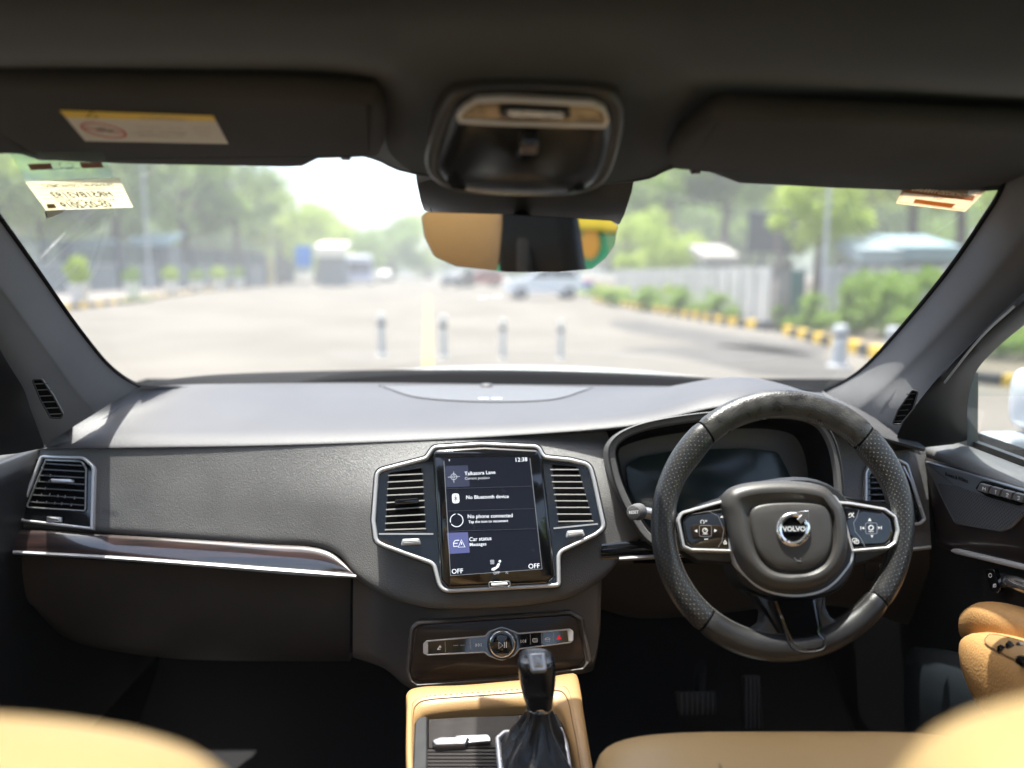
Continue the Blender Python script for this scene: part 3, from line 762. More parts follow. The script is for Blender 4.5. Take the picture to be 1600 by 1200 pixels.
for k, h in ((.985, .0292), (.955, .0312), (.9, .0325), (.7, .0335), (.4, .0345), (.1, .0348)):
    ring.append([wf.pt(*(pc + (b - pc) * k), h) for b in po])
V, F = grid(ring, True); F.append(tuple(range(len(V) - 72, len(V))))
add('centre_pad', (V, F), MATS['airbag_plastic'], hubc, sharp=80)
# emblem
ec = (1240.5, 827)
emb = add('emblem', wf.prof(circ(*ec, 27, 27.5, 40), [(0, .030), (0, .0362), (.001, .0378), (.004, .0388), (.0062, .0378), (.0066, .036)], href=.038, cap=False), M_CHROME, wheel)
add('emblem_back', wf.prof(circ(*ec, 20, 20, 32), [(0, .034), (0, .0362)], href=.0362), M_BLACK, emb, smooth=False)
add('emblem_arrow', wf.prof([(1246, 799), (1263.5, 797.5), (1264.5, 816), (1259.5, 811), (1252, 818.5), (1245, 811.5), (1252, 804.5)], [(0, .036), (0, .0385), (.0008, .0393)], href=.039), M_CHROME, emb, smooth=False)
add('emblem_bar', wf.prof([(1219, 822.2), (1262, 821.6), (1262, 832), (1219, 832.6)], [(0, .036), (0, .0370), (.0003, .0374)], href=.037), mat('emblem_bar_blue', (.012, .014, .02), .2), emb, smooth=False)
add('emblem_rule', wf.stroke([(1222, 822), (1260, 821.4)], .9, .0378), M_CHROME, emb, smooth=False)
wf.text('VOLVO', (1223, 830), (1259, 829.6), .0380, mat('emblem_letters', (.75, .76, .78), .35, metal=.2), emb, 'lettering', .95, .04)
add('horn_symbol', J(wf.stroke([(1241, 871), (1245, 876), (1252, 876.5)], 1.2, .0340), wf.stroke([(1250, 872.5), (1252, 873)], 1, .034)), M_SILVERPAINT, hubc, smooth=False)
wf.text('AIRBAG', (1242, 905), (1264, 904), .0352, mat('embossed_dark', (.03, .028, .027), .6), hubc, 'lettering', 1.1)
# button pads
def pad(fr_o, fr_i, lab):
    p = add('button_pad', wf.prof(rpoly(fr_o), [(0, -.002), (0, .0125), (.0012, .0155), (.003, .016), (.0042, .0150), (.0046, .012)], href=.015, cap=False), M_SATIN, wheel, sharp=50, label=lab)
    add('button_face', wf.prof(rpoly(fr_i), [(0, .004), (0, .0128), (.001, .0142), (.004, .0148)], href=.0142), M_GLOSS, p, sharp=50)
    return p
bl = pad([(1057, 812, 16), (1064, 799, 12), (1128, 781, 4), (1138, 783, 4), (1145, 864, 2), (1080, 862, 18), (1066, 856, 8)],
         [(1066, 812, 12), (1076, 803, 8), (1133, 793, 2), (1143, 858, 2), (1082, 855, 12), (1072, 847, 6)], 'left button pad with arrow keys')
br = pad([(1308, 782, 2), (1330, 784, 6), (1384, 793, 14), (1402, 806, 12), (1407, 830, 16), (1402, 850, 10), (1388, 859, 10), (1330, 864, 2)],
         [(1314, 788, 2), (1340, 793, 2), (1380, 799, 10), (1392, 811, 8), (1396, 832, 12), (1391, 846, 8), (1384, 852, 8), (1328, 857, 2)], 'right button pad with media keys')
W = M_WHITEINK; hh = .0152
def tri(fr, x, y, r, a, h):
    return fr.poly([(x + r * math.cos(R(a + k * 120)), y - r * math.sin(R(a + k * 120))) for k in range(3)], h)
def sq(fr, x, y, a, b, h, w=1.0, r=3): return fr.stroke(rpoly([(x - a, y - b, r), (x + a, y - b, r), (x + a, y + b, r), (x - a, y + b, r)]), w, h, True)
add('key_symbol', tri(wf, 1088, 829.5, 3.0, 180, hh), W, bl, smooth=False)
add('key_symbol', tri(wf, 1117.5, 829, 3.0, 0, hh), W, bl, smooth=False)
add('key_symbol', J(wf.stroke(circ(1101.5, 829, 3.6, n=14), 1.1, hh, True), wf.stroke([(1101.5, 829), (1103, 826.5)], 1, hh), wf.stroke([(1098, 834.3), (1106, 834.2)], .8, hh)), W, bl, smooth=False)
add('key_frame', sq(wf, 1102.2, 829.5, 9.5, 8.5, hh, .9), M_SILVERPAINT, bl, smooth=False)
add('key_symbol', J(wf.stroke(arc(1097.5, 815.5, 2.8, 2.8, -60, 230, 12), 1, hh), wf.stroke([(1101.5, 814), (1105, 814)], 1, hh), wf.stroke([(1103.2, 812.3), (1103.2, 815.8)], 1, hh)), W, bl, smooth=False)
add('key_symbol', wf.stroke([(1100.5, 842.5), (1106, 842.3)], 1.2, hh), W, bl, smooth=False)
add('key_symbol', J(wf.poly([(1125, 809), (1128, 805.5), (1131, 808.8)], hh)), W, bl, smooth=False)
add('key_symbol', J(wf.stroke([(1130, 848), (1136, 847.8)], 1, hh), wf.stroke([(1130.5, 850), (1136, 849.8)], 1, hh), wf.poly([(1131, 846.5), (1133, 843.5), (1135, 846.4)], hh)), W, bl, smooth=False)
add('key_gap', wf.stroke([(1108, 799), (1122, 806), (1131, 828), (1128, 846), (1122, 855)], .8, .0150, th=.0001), M_SILVERPAINT, bl, smooth=False)
add('key_symbol', J(tri(wf, 1359, 812.5, 3.2, 90, hh)), W, br, smooth=False)
add('key_symbol', J(tri(wf, 1362.5, 837.5, 2.8, 270, hh)), W, br, smooth=False)
add('key_symbol', J(tri(wf, 1349, 825, 2.6, 180, hh), wf.stroke([(1345, 822.4), (1345, 827.6)], 1.1, hh)), W, br, smooth=False)
add('key_symbol', J(tri(wf, 1373.5, 824.5, 2.6, 0, hh), wf.stroke([(1377.3, 822), (1377.3, 827)], 1.1, hh)), W, br, smooth=False)
add('key_symbol', J(wf.stroke(circ(1361, 824.5, 3.6, n=14), 1.4, hh, True), wf.stroke([(1357, 830.6), (1365, 830.3)], .8, hh)), W, br, smooth=False)
add('key_frame', sq(wf, 1361.5, 825.5, 9, 8.5, hh, .9), M_SILVERPAINT, br, smooth=False)
add('key_symbol', J(wf.stroke(arc(1329, 804.5, 2.4, 2.4, -80, 200, 8), 1.4, hh), wf.stroke([(1334, 801), (1331.5, 806), (1335, 808)], 1.2, hh), wf.stroke([(1326, 808.5), (1329, 808)], 1.2, hh)), W, br, smooth=False)
add('key_symbol', J(sq(wf, 1335.5, 844, 3.4, 2.6, hh, .9, 1.2), sq(wf, 1338.5, 846.5, 3.2, 2.6, hh, .9, 1.2)), W, br, smooth=False)
add('key_gap', wf.stroke([(1342, 797), (1339, 808), (1334, 817), (1336, 830), (1345, 841), (1352, 855)], .8, .0150, th=.0001), M_SILVERPAINT, br, smooth=False)
# column shroud and stalks behind the wheel
shr = thing('steering_column', 'dark plastic steering column shroud behind the wheel', 'steering column', P(1180, 880, 1.1))
g = spline([wf.X(1225, 850, -.03), P(1222, 862, 1.15), P(1222, 868, 1.26)], 6)
rr = []
for k, p in enumerate(g):
    t = k / (len(g) - 1); a, b = .085 + .01 * t, .062
    rr.append([p + Vector((a * math.cos(q) * (1 if abs(math.cos(q)) < .8 else 1), 0, b * math.sin(q))) for q in [2 * math.pi * j / 28 for j in range(28)]])
V, F = grid(rr, True); F.append(tuple(range(28)))
add('shroud', (V, F), M_LOWER, shr)
def knob(p, d, r, L, m, parent, nm):
    return add(nm, lathe([(r * .8, 0), (r, L * .1), (r, L * .85), (r * .92, L * .97), (r * .75, L), (0, L)], 28, orient(p, d)), m, parent)
kd = Vector((-.42, -.86, .22)).normalized()
k0 = P(990, 801, 1.075)
add('stalk_arm', tube([P(1060, 812, 1.12), P(1022, 804, 1.10), k0 - kd * .03], [.008, .009, .0085], 12), M_SILVERPAINT, shr)
add('stalk_collar', lathe([(.009, 0), (.0125, .004), (.0125, .014), (.010, .018)], 24, orient(k0 - kd * .032, kd)), M_DASH, shr)
knob(k0 - kd * .016, kd, .0108, .018, M_DASH, shr, 'stalk_end')
kf = Fr(990, 801, 1.07, kd); kf.o = k0 + kd * .0022
kf.text('RESET', (983, 802.8), (998, 802.2), .0006, W, shr, 'lettering', 1.1, .03)
# ================================================================== MEDIA CONTROL PANEL
mp_ = Fr(780, 1010, 1.1, (0, -.93, .33)); mp_.o = Pf(780, 1010, fC, .002)
PO = rpoly([(650, 984, 14), (660, 976, 6), (890, 961, 6), (903, 968, 8), (915, 1030, 8), (906, 1042, 8), (780, 1058, 0), (656, 1066, 6), (645, 1062, 4), (641, 1050, 8)])
OUTP = rpoly([(640, 980, 14), (652, 970, 8), (892, 953, 8), (912, 966, 10), (926, 1036, 10), (914, 1050, 8), (780, 1068, 0), (650, 1076, 8), (638, 1068, 6), (633, 1050, 8)])
add('panel_surround', mp_.prof(OUTP, [(0, -.03), (0, .003), (.002, .006), (.005, .007), (.008, .003)], href=.006), M_LOWER, dash)
cp_ = add('control_panel', mp_.prof(PO, [(0, .0), (0, .005), (.001, .0065), (.004, .0072)], href=.0065), M_WOODD, dash, label='glossy dark wood panel with media buttons and round dial')
BD = rpoly([(661, 1006, 3), (666, 1001, 3), (758, 993, 4), (764, 986, 6), (784, 979, 14), (803, 986, 6), (810, 989, 4), (890, 982.5, 3), (896, 986, 3), (896, 1001, 3), (891, 1005, 3), (812, 1015, 4), (804, 1025, 6), (784, 1033, 14), (764, 1026, 6), (757, 1020, 4), (668, 1024.5, 3), (661, 1021, 3)])
add('silver_band', mp_.rim(BD, 2.0, .005, .0105, .0006), M_SATIN, cp_)
add('button_strip', mp_.prof(BD, [(.001, .005), (.001, .0088)], href=.0088), M_GLOSS, cp_, smooth=False)
add('band_end', mp_.prof(rpoly([(662, 1005, 2), (669, 1003, 1), (669, 1022, 1), (662, 1020.5, 2)]), [(0, .008), (.0005, .0108)], href=.0105), M_SATIN, cp_)
add('band_end', mp_.prof(rpoly([(886, 985, 1), (894.5, 984.5, 2), (895, 1001, 2), (888, 1003, 1)]), [(0, .008), (.0005, .0108)], href=.0105), M_SATIN, cp_)
DC = (784.5, 1006.5)
add('dial', mp_.prof(circ(*DC, 21, 22, 40), [(0, .006), (0, .018), (.0008, .0205), (.0022, .021), (.0034, .0195), (.0036, .018)], href=.018, cap=False), M_CHROME, cp_, sharp=60)
add('dial_ring', mp_.rim(circ(*DC, 23.5, 24.5, 40), 2.2, .006, .012, .0006), M_GLOSS, cp_)
add('dial_face', mp_.prof(circ(783.8, 1009, 16.4, 17, 36), [(0, .012), (0, .0185), (.0004, .0188)], href=.0188), M_GLOSS, cp_)
S = lambda pts, w=1.1, c=False, h=.0092: mp_.stroke(pts, w, h, c)
h9 = .0192
add('key_symbol', J(S([(779.5, 1003.5), (779.5, 1013.5), (786, 1008.3)], 1.1, True, h9), S([(788.2, 1003), (788.2, 1012.5)], 1.3, False, h9), S([(791.2, 1002.8), (791.2, 1012.2)], 1.3, False, h9)), W, cp_, smooth=False)
add('key_symbol', J(S([(684, 1014.5), (688, 1008.5)], 1.6), S([(683, 1015), (688.5, 1014.5)], 1.3), mp_.poly(circ(688.3, 1011, 1.3, n=8), .0092)), W, cp_, smooth=False)
add('key_symbol', J(S([(743.8, 1005.5), (743.8, 1010.5)]), S([(748, 1005), (744.8, 1007.8), (748, 1010.3)], .9, True), S([(752, 1004.8), (748.8, 1007.5), (752, 1010)], .9, True)), W, cp_, smooth=False)
add('key_symbol', J(S([(813.4, 999.8), (816.6, 1002), (813.5, 1004.8)], .9, True), S([(817.4, 999.4), (820.6, 1001.7), (817.5, 1004.4)], .9, True), S([(821.3, 999.2), (821.3, 1004.2)])), W, cp_, smooth=False)
add('key_symbol', J(sq(mp_, 836, 1000.5, 3.6, 2.6, .0092, .9, 1.5), S([(834, 1002), (834.6, 999)], .6), S([(836, 1002), (836.6, 999)], .6), S([(838, 1002), (838.6, 999)], .6)), W, cp_, smooth=False)
add('key_symbol', J(S(arc(855.5, 999, 4, 2.6, 0, 180, 8), .9, True), S([(853, 1000.5), (853.5, 1003)], .6), S([(855.5, 1000.5), (856, 1003)], .6), S([(858, 1000.5), (858.4, 1003)], .6)), W, cp_, smooth=False)
add('hazard_button', mp_.poly([(869.5, 999.5), (873.5, 991.5), (877.5, 998.8)], .0093), mat('hazard_red', (.6, .01, .02), .4, emit=(1, .02, .03, .12)), cp_, smooth=False)
for x, y in ((695.5, 1010.5), (735, 1007), (806, 1001), (828.5, 999), (846, 997.5), (864.5, 996)):
    add('button_gap', S([(x, y - 8), (x + .5, y + 8)], .7, False, .0089), M_SILVERPAINT, cp_, smooth=False)
add('disc_slot', J(S([(708, 1008.8), (716, 1008.4)], .8), S([(719, 1008.4), (726, 1008)], .8)), M_SILVERPAINT, cp_, smooth=False)

# ================================================================== CENTRE CONSOLE
con = thing('centre_console', 'tan leather centre console with dark tambour cover and silver shifter frame', 'centre console', P(780, 1150, 1.0))
def zc(Y): return 1.45 - .575 - .02 * (1.05 - Y)
cf = Fr(780, 1150, .93, (0, -.14, 1)); 
# outer tan body with an opening: loft from outer edge over the crown to the inner edge
OUT = [(636, 1215), (634, 1180), (634, 1140), (635, 1100), (636, 1078), (660, 1070), (720, 1068), (780, 1063), (850, 1056), (890, 1049), (902, 1051), (908, 1075), (913, 1110), (921, 1160), (930, 1215)]
INN = [(650, 1215), (649, 1180), (649, 1150), (650, 1130), (656, 1119), (670, 1110), (720, 1104), (780, 1100), (830, 1097), (860, 1098), (872, 1104), (880, 1115), (886, 1140), (893, 1170), (900, 1215)]
o3 = [cf.X(x, y, 0) for x, y in OUT]; i3 = [cf.X(x, y, -.004) for x, y in INN]
rr = [[p + Vector((0, 0, -.30)) for p in o3], [p + Vector((0, 0, -.015)) for p in o3], [p + Vector((0, 0, -.004)) + (q - p) * .02 for p, q in zip(o3, i3)]]
for t, h in ((.08, .0), (.25, .003), (.5, .004), (.75, .003), (.92, .0), (1, -.006)):
    rr.append([p.lerp(q, t) + Vector((0, 0, h)) for p, q in zip(o3, i3)])
rr.append([q + Vector((0, 0, -.05)) for q in i3])
add('leather_surround', grid([spline(r, 5) for r in rr]), M_TAN2, con, sharp=70)
seam = [p.lerp(q, .70) + Vector((0, 0, .0038)) for p, q in zip(o3, i3)]
add('seam', tube(spline(seam, 5), .0007, 5), mat('dark_tan_seam', (.16, .085, .03), .7), con)
g = []
sp = spline([p.lerp(q, .56) + Vector((0, 0, .0042)) for p, q in zip(o3, i3)], 14)
for k in range(0, len(sp) - 1, 2): g.append(tube([sp[k], sp[k].lerp(sp[k + 1], .8)], .0005, 4))
add('stitching', J(*g), mat('tan_thread', (.38, .24, .12), .7), con, kind='stuff')
# well below
add('inner_tray', cf.prof(rpoly([(640, 1110, 10), (880, 1092, 10), (905, 1230, 0), (640, 1230, 0)]), [(0, -.045), (0, -.022)], href=-.022), M_GLOSS, con, smooth=False)
add('side_rail', cf.prof(rpoly([(648, 1130, 3), (654, 1121, 3), (668, 1119, 3), (668, 1235, 0), (643, 1235, 0)]), [(0, -.02), (0, .002), (.002, .004)], href=.003), mat('worn_rail', (.014, .015, .016), .55, spec=.25, col2=(.03, .03, .031), vscale=30), con)
M_TAMB = mat('tambour_slat', (.014, .010, .009), .5, spec=.2, var=.3, vscale=40, stretch=(1, 8, 1))
tc_ = add('tambour_cover', cf.prof(rpoly([(669, 1126, 2), (668, 1124, 0), (720, 1121, 0), (775, 1119, 0), (870, 1115, 4), (885, 1150, 0), (778, 1152, 0), (776, 1169, 0), (669, 1170, 0)]), [(0, -.012), (0, -.001), (.001, .0005)], href=0), M_TAMB, con)
for k in range(9):
    y0 = 1171 + k * 5.6
    g = cf.prof([(668 - k * .5, y0), (776 + k, y0), (777 + k, y0 + 5.0), (667.5 - k * .5, y0 + 5.0)], [(0, -.008), (0, -.0005), (.0007, .001)], href=0)
    add('slat', g, M_TAMB, tc_)
add('handle', J(cf.prof(rpoly([(673, 1159, 4), (688, 1154, 4), (728, 1153, 4), (732, 1158, 2), (727, 1166, 3), (680, 1168, 5)]), [(0, 0), (.0, .006), (.002, .009)], href=.006), cf.prof(rpoly([(708, 1151, 2), (762, 1149, 3), (767, 1154, 2), (767, 1160, 2), (730, 1163, 2), (733, 1156, 2), (715, 1155, 2)]), [(0, 0), (.0, .004), (.001, .006)], href=.004)), mat('handle_alloy', (.30, .30, .32), .25, metal=.9), con)
SF = rpoly([(773, 1150, 6), (786, 1139, 8), (830, 1136, 0), (879, 1134.5, 2), (888, 1160, 0), (900, 1240, 0), (782, 1240, 0)])
add('shifter_frame', cf.rim(SF, 8, -.002, .008, .0025), M_SATIN, con, sharp=50)
add('shifter_plate', cf.prof(SF, [(.003, -.002), (.003, .002)], href=.002), M_GLOSS, con, smooth=False)

# ================================================================== GEAR SELECTOR
gs = thing('gear_selector', 'black gear selector with silver collar and gathered leather boot', 'gear selector', P(840, 1150, .93))
kb = P(843, 1100, .90)
def fr_at(x, y, Y): return P(x, y, Y)
levels = [(1102, 822, 863, .905, .016), (1096, 821.5, 863, .903, .0165), (1080, 816, 865.5, .899, .020), (1062, 812, 867.5, .896, .022), (1048, 810, 868, .894, .023), (1036, 809, 867.5, .893, .0225), (1028, 811, 864.5, .893, .020), (1023, 816, 858.5, .896, .016), (1021, 822, 852, .90, .010)]
rr = []
for y, xl, xr, Y, dp in levels:
    a, b = P(xl, y, Y), P(xr, y - (1 if y < 1090 else 0), Y); c = (a + b) / 2; w2 = (b - a).length / 2
    ring = []
    for k in range(28):
        q = 2 * math.pi * k / 28; cc, ss = math.cos(q), math.sin(q)
        ring.append(c + Vector((w2 * abs(cc) ** .6 * (1 if cc > 0 else -1), dp * abs(ss) ** .6 * (1 if ss > 0 else -1), .0)))
    rr.append(ring)
rr = [list(x) for x in zip(*[spline([r[i] for r in rr], 3) for i in range(28)])]
V, F = grid(rr, True); F.append(tuple(range(len(V) - 28, len(V))))
add('knob', (V, F), mat('knob_leather', (.016, .016, .018), .26, spec=.55, coat=.15, bump=('grain', 900, .2, .0004), rvar=.06, vscale=20), gs, sharp=70)
kf2 = Fr(840, 1034, .868, (0, -.75, .66))
add('knob_plate', kf2.prof(rpoly([(824, 1021, 3), (852, 1020, 3), (855, 1045, 4), (851, 1049, 3), (833, 1050, 3), (829, 1046, 3)]), [(0, -.008), (0, .001), (.0015, .003)], href=.001), M_SATIN, gs, label='silver plate with shift pattern')
add('release_button', kf2.prof(rpoly([(830, 1022, 2), (847, 1021, 2), (849, 1042, 2), (834, 1043, 2)]), [(0, .002), (0, .0042), (.001, .005)], href=.0045), M_SILVERPAINT, gs)
add('shift_pattern', J(kf2.stroke([(838, 1036), (843, 1036), (843, 1040), (838, 1040)], .8, .0054), kf2.stroke([(840, 1030), (840, 1033)], .8, .0054)), M_DARK, gs, smooth=False)
add('collar', lathe([(.0155, -.004), (.0168, -.002), (.0168, .004), (.0155, .006)], 28, Matrix.Translation(P(843.3, 1102, .905)) @ Matrix.Diagonal((1, 1.05, 1, 1))), M_CHROME, gs)
# boot: pleated cone
top = P(843, 1106, .905); rr = []; N = 96
BL = [cf.uv(*p, .004) for p in ((785, 1152), (800, 1142), (840, 1139), (876, 1138), (886, 1165), (893, 1200), (896, 1240), (788, 1240), (784, 1190))]
bc = [cf.pt(*q, .004) for q in BL]
bs = spline(bc, 12, True)[:108]; N = len(bs); cen = sum(bs, Vector()) / N
for j in range(15):
    t = j / 14; ring = []
    for i in range(N):
        b = bs[i]; an = math.atan2(b.y - cen.y, b.x - cen.x)
        a = top + Vector((math.cos(an) * .0152, math.sin(an) * .0152, 0))
        p = a.lerp(b, t ** 1.5) 
        p.z = a.z + (b.z - a.z) * (t ** .82)
        amp = .006 * math.sin(math.pi * min(1, t * 1.05))
        fold = math.sin(an * 5 + 1.7 * math.sin(t * 4)) * .6 + .5 * math.sin(an * 9 + 3 * t + 1) + .25 * math.sin(an * 17 - 4 * t)
        d = Vector((math.cos(an), math.sin(an), .3)); p += d * amp * fold
        ring.append(p)
    rr.append(ring)
add('boot', grid(rr, True), mat('boot_leather', (.014, .015, .017), .34, spec=.5, bump=('noise', 160, .7, .002), rvar=.08, vscale=30), gs, sharp=80)
sm = [r[int(N * .62) % N] + Vector((0, -.001, .0012)) for r in rr]
add('boot_seam', tube(sm, .0008, 5), M_THREAD, gs)

# ================================================================== FLOOR, PEDALS
ZF = 1.45 - 1.02
fl = struct(add('cabin_floor', loft([[Vector((x, y, ZF + (.0 if y < 1.5 else (y - 1.5) * 1.1))) for x in (-.82, -.4, 0, .4, .82)] for y in (-1.9, -.6, .6, 1.5, 1.9)], 3, 3), M_CARPET, solid=.03))
fw = struct(add('firewall', box(-1.0, 1.0, 1.86, 1.9, ZF - .05, 1.45 - .3), M_CARPET, smooth=False))
def floor_mat(cx, lab):
    t = thing('floor_mat', lab, 'floor mat', (cx, .95, ZF + .01))
    g = bbox_bev(cx - .25, cx + .25, .55, 1.42, ZF + .004, ZF + .02, .006)
    add('mat_sheet', g, M_MAT, t)
    for k in range(3):
        r = [Vector((cx + x * (.22 - k * .05), .62 + k * .08 + y * (.75 - k * .17), ZF + .022)) for x, y in ((-1, .0), (-1, .8), (-.8, 1), (.8, 1), (1, .8), (1, .0))]
        add('raised_rib', tube(spline(r, 5), .004, 6), M_MAT, t)
floor_mat(-.42, 'black ribbed rubber mat in the footwell under the glove box')
floor_mat(.42, 'black rubber mat in the footwell under the pedals')
ped = thing('brake_pedal', 'wide brake pedal with vertical rubber ribs under the steering wheel', 'pedal', P(1088, 1102, 1.33))
pf = Fr(1088, 1102, 1.33, (0, -.85, .5))
add('pedal_plate', pf.plate(rpoly([(1055, 1080, 4), (1118, 1080, 4), (1120, 1120, 4), (1062, 1120, 4)]), -.012, 0, .002), M_DARK, ped)
for k in range(7):
    x = 1064 + k * 8; add('rib', pf.plate([(x, 1083), (x + 3, 1083), (x + 3.4, 1117), (x + .8, 1117)], 0, .004, .001), mat('pedal_rib', (.06, .06, .065), .5), ped)
add('pedal_arm', tube([P(1092, 1090, 1.36), P(1095, 1040, 1.55)], .012, 8), M_DARK, ped)
pd2 = thing('accelerator_pedal', 'tall narrow accelerator pedal with vertical ribs right of the brake', 'pedal', P(1177, 1098, 1.36))
pf = Fr(1177, 1098, 1.36, (0, -.8, .55))
add('pedal_plate', pf.plate(rpoly([(1161, 1055, 4), (1188, 1055, 4), (1193, 1142, 4), (1163, 1142, 4)]), -.012, 0, .002), M_DARK, pd2)
for k in range(4):
    x = 1165 + k * 6.4; add('rib', pf.plate([(x, 1059), (x + 2.4, 1059), (x + 3.4, 1138), (x + .8, 1138)], 0, .004, .001), MATS['pedal_rib'], pd2)
# ================================================================== WINDSCREEN
def fG(X, z):
    t = max(0, min(1, (z + .24) / .375))
    return 1.74 - 2.15 * (z + .24) - .33 * (X / .75) ** 2 * (1 - .7 * t)
NG = Vector((0, -.42, -.907))
M_WS = glass_mat('windscreen_glass', (.93, .965, .945), .10, dust=.014, dustcol=(.85, .9, .86))  # thin dust film added to lay a pale wash over the view
rr = []
for j in range(13):
    y = 196 + (611 - 196) * j / 12
    rr.append([Pf(-40 + 1690 * i / 24, y + (8 if i > 18 and j == 12 else 0), fG) for i in range(25)])
ws = add('windscreen', grid(rr), M_WS)
tag(ws, 'raked curved windscreen glass between the two front pillars', 'windscreen')
LP = [(-60, 268), (-30, 304), (0, 341), (60, 425), (110, 497), (150, 549), (172, 573), (195, 591), (218, 603)]
RP = [(1590, 262), (1572, 280), (1563, 300), (1545, 330), (1480, 425), (1400, 522), (1352, 573), (1318, 597), (1284, 613)]
lp = spline([Pf(x, y, fG, .004) for x, y in LP], 6); rp = spline([Pf(x, y, fG, .004) for x, y in RP], 6)
def strip(path, off, r=.0035): return tube(path, r, 8)
add('windscreen_seal', strip(lp, 0), M_LEDGE, ws); add('windscreen_seal', strip(rp, 0), M_LEDGE, ws)

# ================================================================== A-PILLARS
def pillar(inner, outer, lab, mids, bulge):
    t = thing('windscreen_pillar', lab, 'pillar', inner[len(inner) // 2])
    n = len(inner); rr = [[p + (p - CAM).normalized() * .06 for p in inner]]
    for k, (f, b) in enumerate(zip(mids, bulge)):
        rr.append([p.lerp(q, f) + (CAM - p.lerp(q, f)).normalized() * b for p, q in zip(inner, outer)])
    rr.append([q + Vector((0, .10, 0)) for q in outer])
    rr = [list(c) for c in rr]
    cols = [spline([r[i] for r in rr], 4) for i in range(n)]
    add('pillar_trim', grid([[c[j] for c in cols] for j in range(len(cols[0]))]), M_PILLAR, t, sharp=60)
    return t
li = spline([Pf(x, y, fG, .006) for x, y in LP], 4)
lo = spline([P(x, y, Y) for x, y, Y in ((-190, 330, .80), (-150, 380, .84), (-100, 450, .90), (-45, 515, .97), (0, 575, 1.04), (20, 610, 1.09), (36, 642, 1.13), (50, 668, 1.17), (64, 698, 1.22))], 4)
pl = pillar(li, lo, 'left windscreen pillar in grey cloth with small demister grille', (0, .03, .42, .52, .8, 1), (0, .0, .012, .010, -.004, -.03))
ri = spline([Pf(x, y, fG, .006) for x, y in RP], 4)
ro = spline([P(x, y, Y) for x, y, Y in ((1760, 330, .80), (1730, 365, .84), (1680, 410, .90), (1620, 468, .97), (1560, 520, 1.04), (1510, 568, 1.09), (1470, 605, 1.13), (1430, 650, 1.17), (1400, 700, 1.24))], 4)
pr = pillar(ri, ro, 'right windscreen pillar in grey cloth beside the steering wheel', (0, .03, .40, .55, .8, 1), (0, .0, .012, .006, -.008, -.03))
# pillar foot fillers down to the dash
add('pillar_foot', grid([[P(222, 601, 1.42), P(170, 640, 1.36), P(110, 668, 1.30), P(60, 692, 1.25)], [P(215, 612, 1.40), P(165, 652, 1.33), P(105, 690, 1.27), P(50, 705, 1.24)]]), M_PILLAR, pl)
add('pillar_foot', grid([[P(1284, 610, 1.42), P(1330, 640, 1.36), P(1380, 672, 1.30), P(1432, 696, 1.25)], [P(1290, 622, 1.40), P(1335, 655, 1.33), P(1385, 690, 1.27), P(1440, 712, 1.24)]]), M_PILLAR, pr)
# demister grilles
for (t, q, n) in ((pl, [(48, 592), (66, 592), (84, 618), (100, 648), (96, 655), (78, 654), (62, 626)], (.45, -.8, .1)), (pr, [(1402, 640), (1425, 608), (1436, 612), (1428, 640), (1408, 664), (1392, 664)], (-.45, -.8, .1))):
    cx = sum(p[0] for p in q) / len(q); cy = sum(p[1] for p in q) / len(q)
    f = Fr(cx, cy, 1.075 if cx < 800 else 1.135, n)
    o = rpoly([(x, y, 5) for x, y in q])
    gg = add('demister_grille', f.rim(o, 2.2, -.03, .003, .0008), M_DARK, t)
    add('recess', f.prof(o, [(0, -.03), (0, -.0005)], href=0), M_BLACK, gg, smooth=False)
    for k in range(6):
        a = q[0]; ys = 600 + k * 9.5 if cx < 800 else 616 + k * 8.5
        if cx < 800: seg = [(54 + (ys - 600) * .42, ys), (76 + (ys - 600) * .42, ys - 1)]
        else: seg = [(1418 - (ys - 612) * .45, ys), (1432 - (ys - 612) * .42, ys - 1)]
        add('slat', f.stroke(seg, 1.6, .001, th=.004), M_DARK if cx > 800 else M_PILLAR, gg, smooth=False)

# ================================================================== HEADLINER
Z = lambda v: CAM.z + v
rowsH = [
 [(-260, 280, .88), (0, 216, .93), (300, 224, .94), (500, 234, .95), (580, 248, .955), (645, 272, .965), (820, 292, .96), (992, 284, .965), (1045, 266, .955), (1110, 252, .95), (1300, 258, .94), (1500, 282, .955), (1570, 284, .95), (1800, 320, .90)],
 [(-260, 240, .84), (0, 196, .90), (300, 200, .91), (500, 206, .92), (585, 232, .93), (645, 260, .945), (820, 284, .94), (988, 272, .945), (1048, 248, .93), (1110, 232, .92), (1300, 235, .91), (1500, 258, .92), (1600, 262, .92), (1800, 290, .87)],
 [(-260, 140, .76), (0, 124, .80), (300, 122, .80), (500, 124, .80), (600, 140, .80), (655, 178, .80), (820, 185, .80), (985, 180, .80), (1050, 175, .81), (1110, 150, .82), (1300, 150, .82), (1500, 160, .83), (1600, 165, .83), (1800, 180, .80)],
 [(-260, 95, .64), (0, 92, .67), (300, 90, .67), (500, 90, .67), (600, 100, .68), (650, 95, .68), (820, 95, .68), (985, 100, .68), (1050, 105, .68), (1110, 112, .68), (1300, 122, .68), (1500, 134, .68), (1600, 140, .68), (1800, 150, .66)],
 [(-260, 20, .57), (0, 22, .59), (300, 22, .59), (500, 22, .59), (600, 22, .59), (650, 22, .59), (820, 22, .59), (985, 24, .59), (1050, 25, .59), (1110, 28, .59), (1300, 33, .59), (1500, 40, .59), (1600, 44, .59), (1800, 55, .57)]]
hr = [[P(*p) for p in r] for r in rowsH]
xs = [p.x for p in hr[-1]]
for yy, zz in ((.55, .203), (.47, .208)):
    hr.append([Vector((x * (1.0 + (.6 - yy) * .5), yy, Z(zz - .03 * (abs(x) / .6) ** 4))) for x in xs])
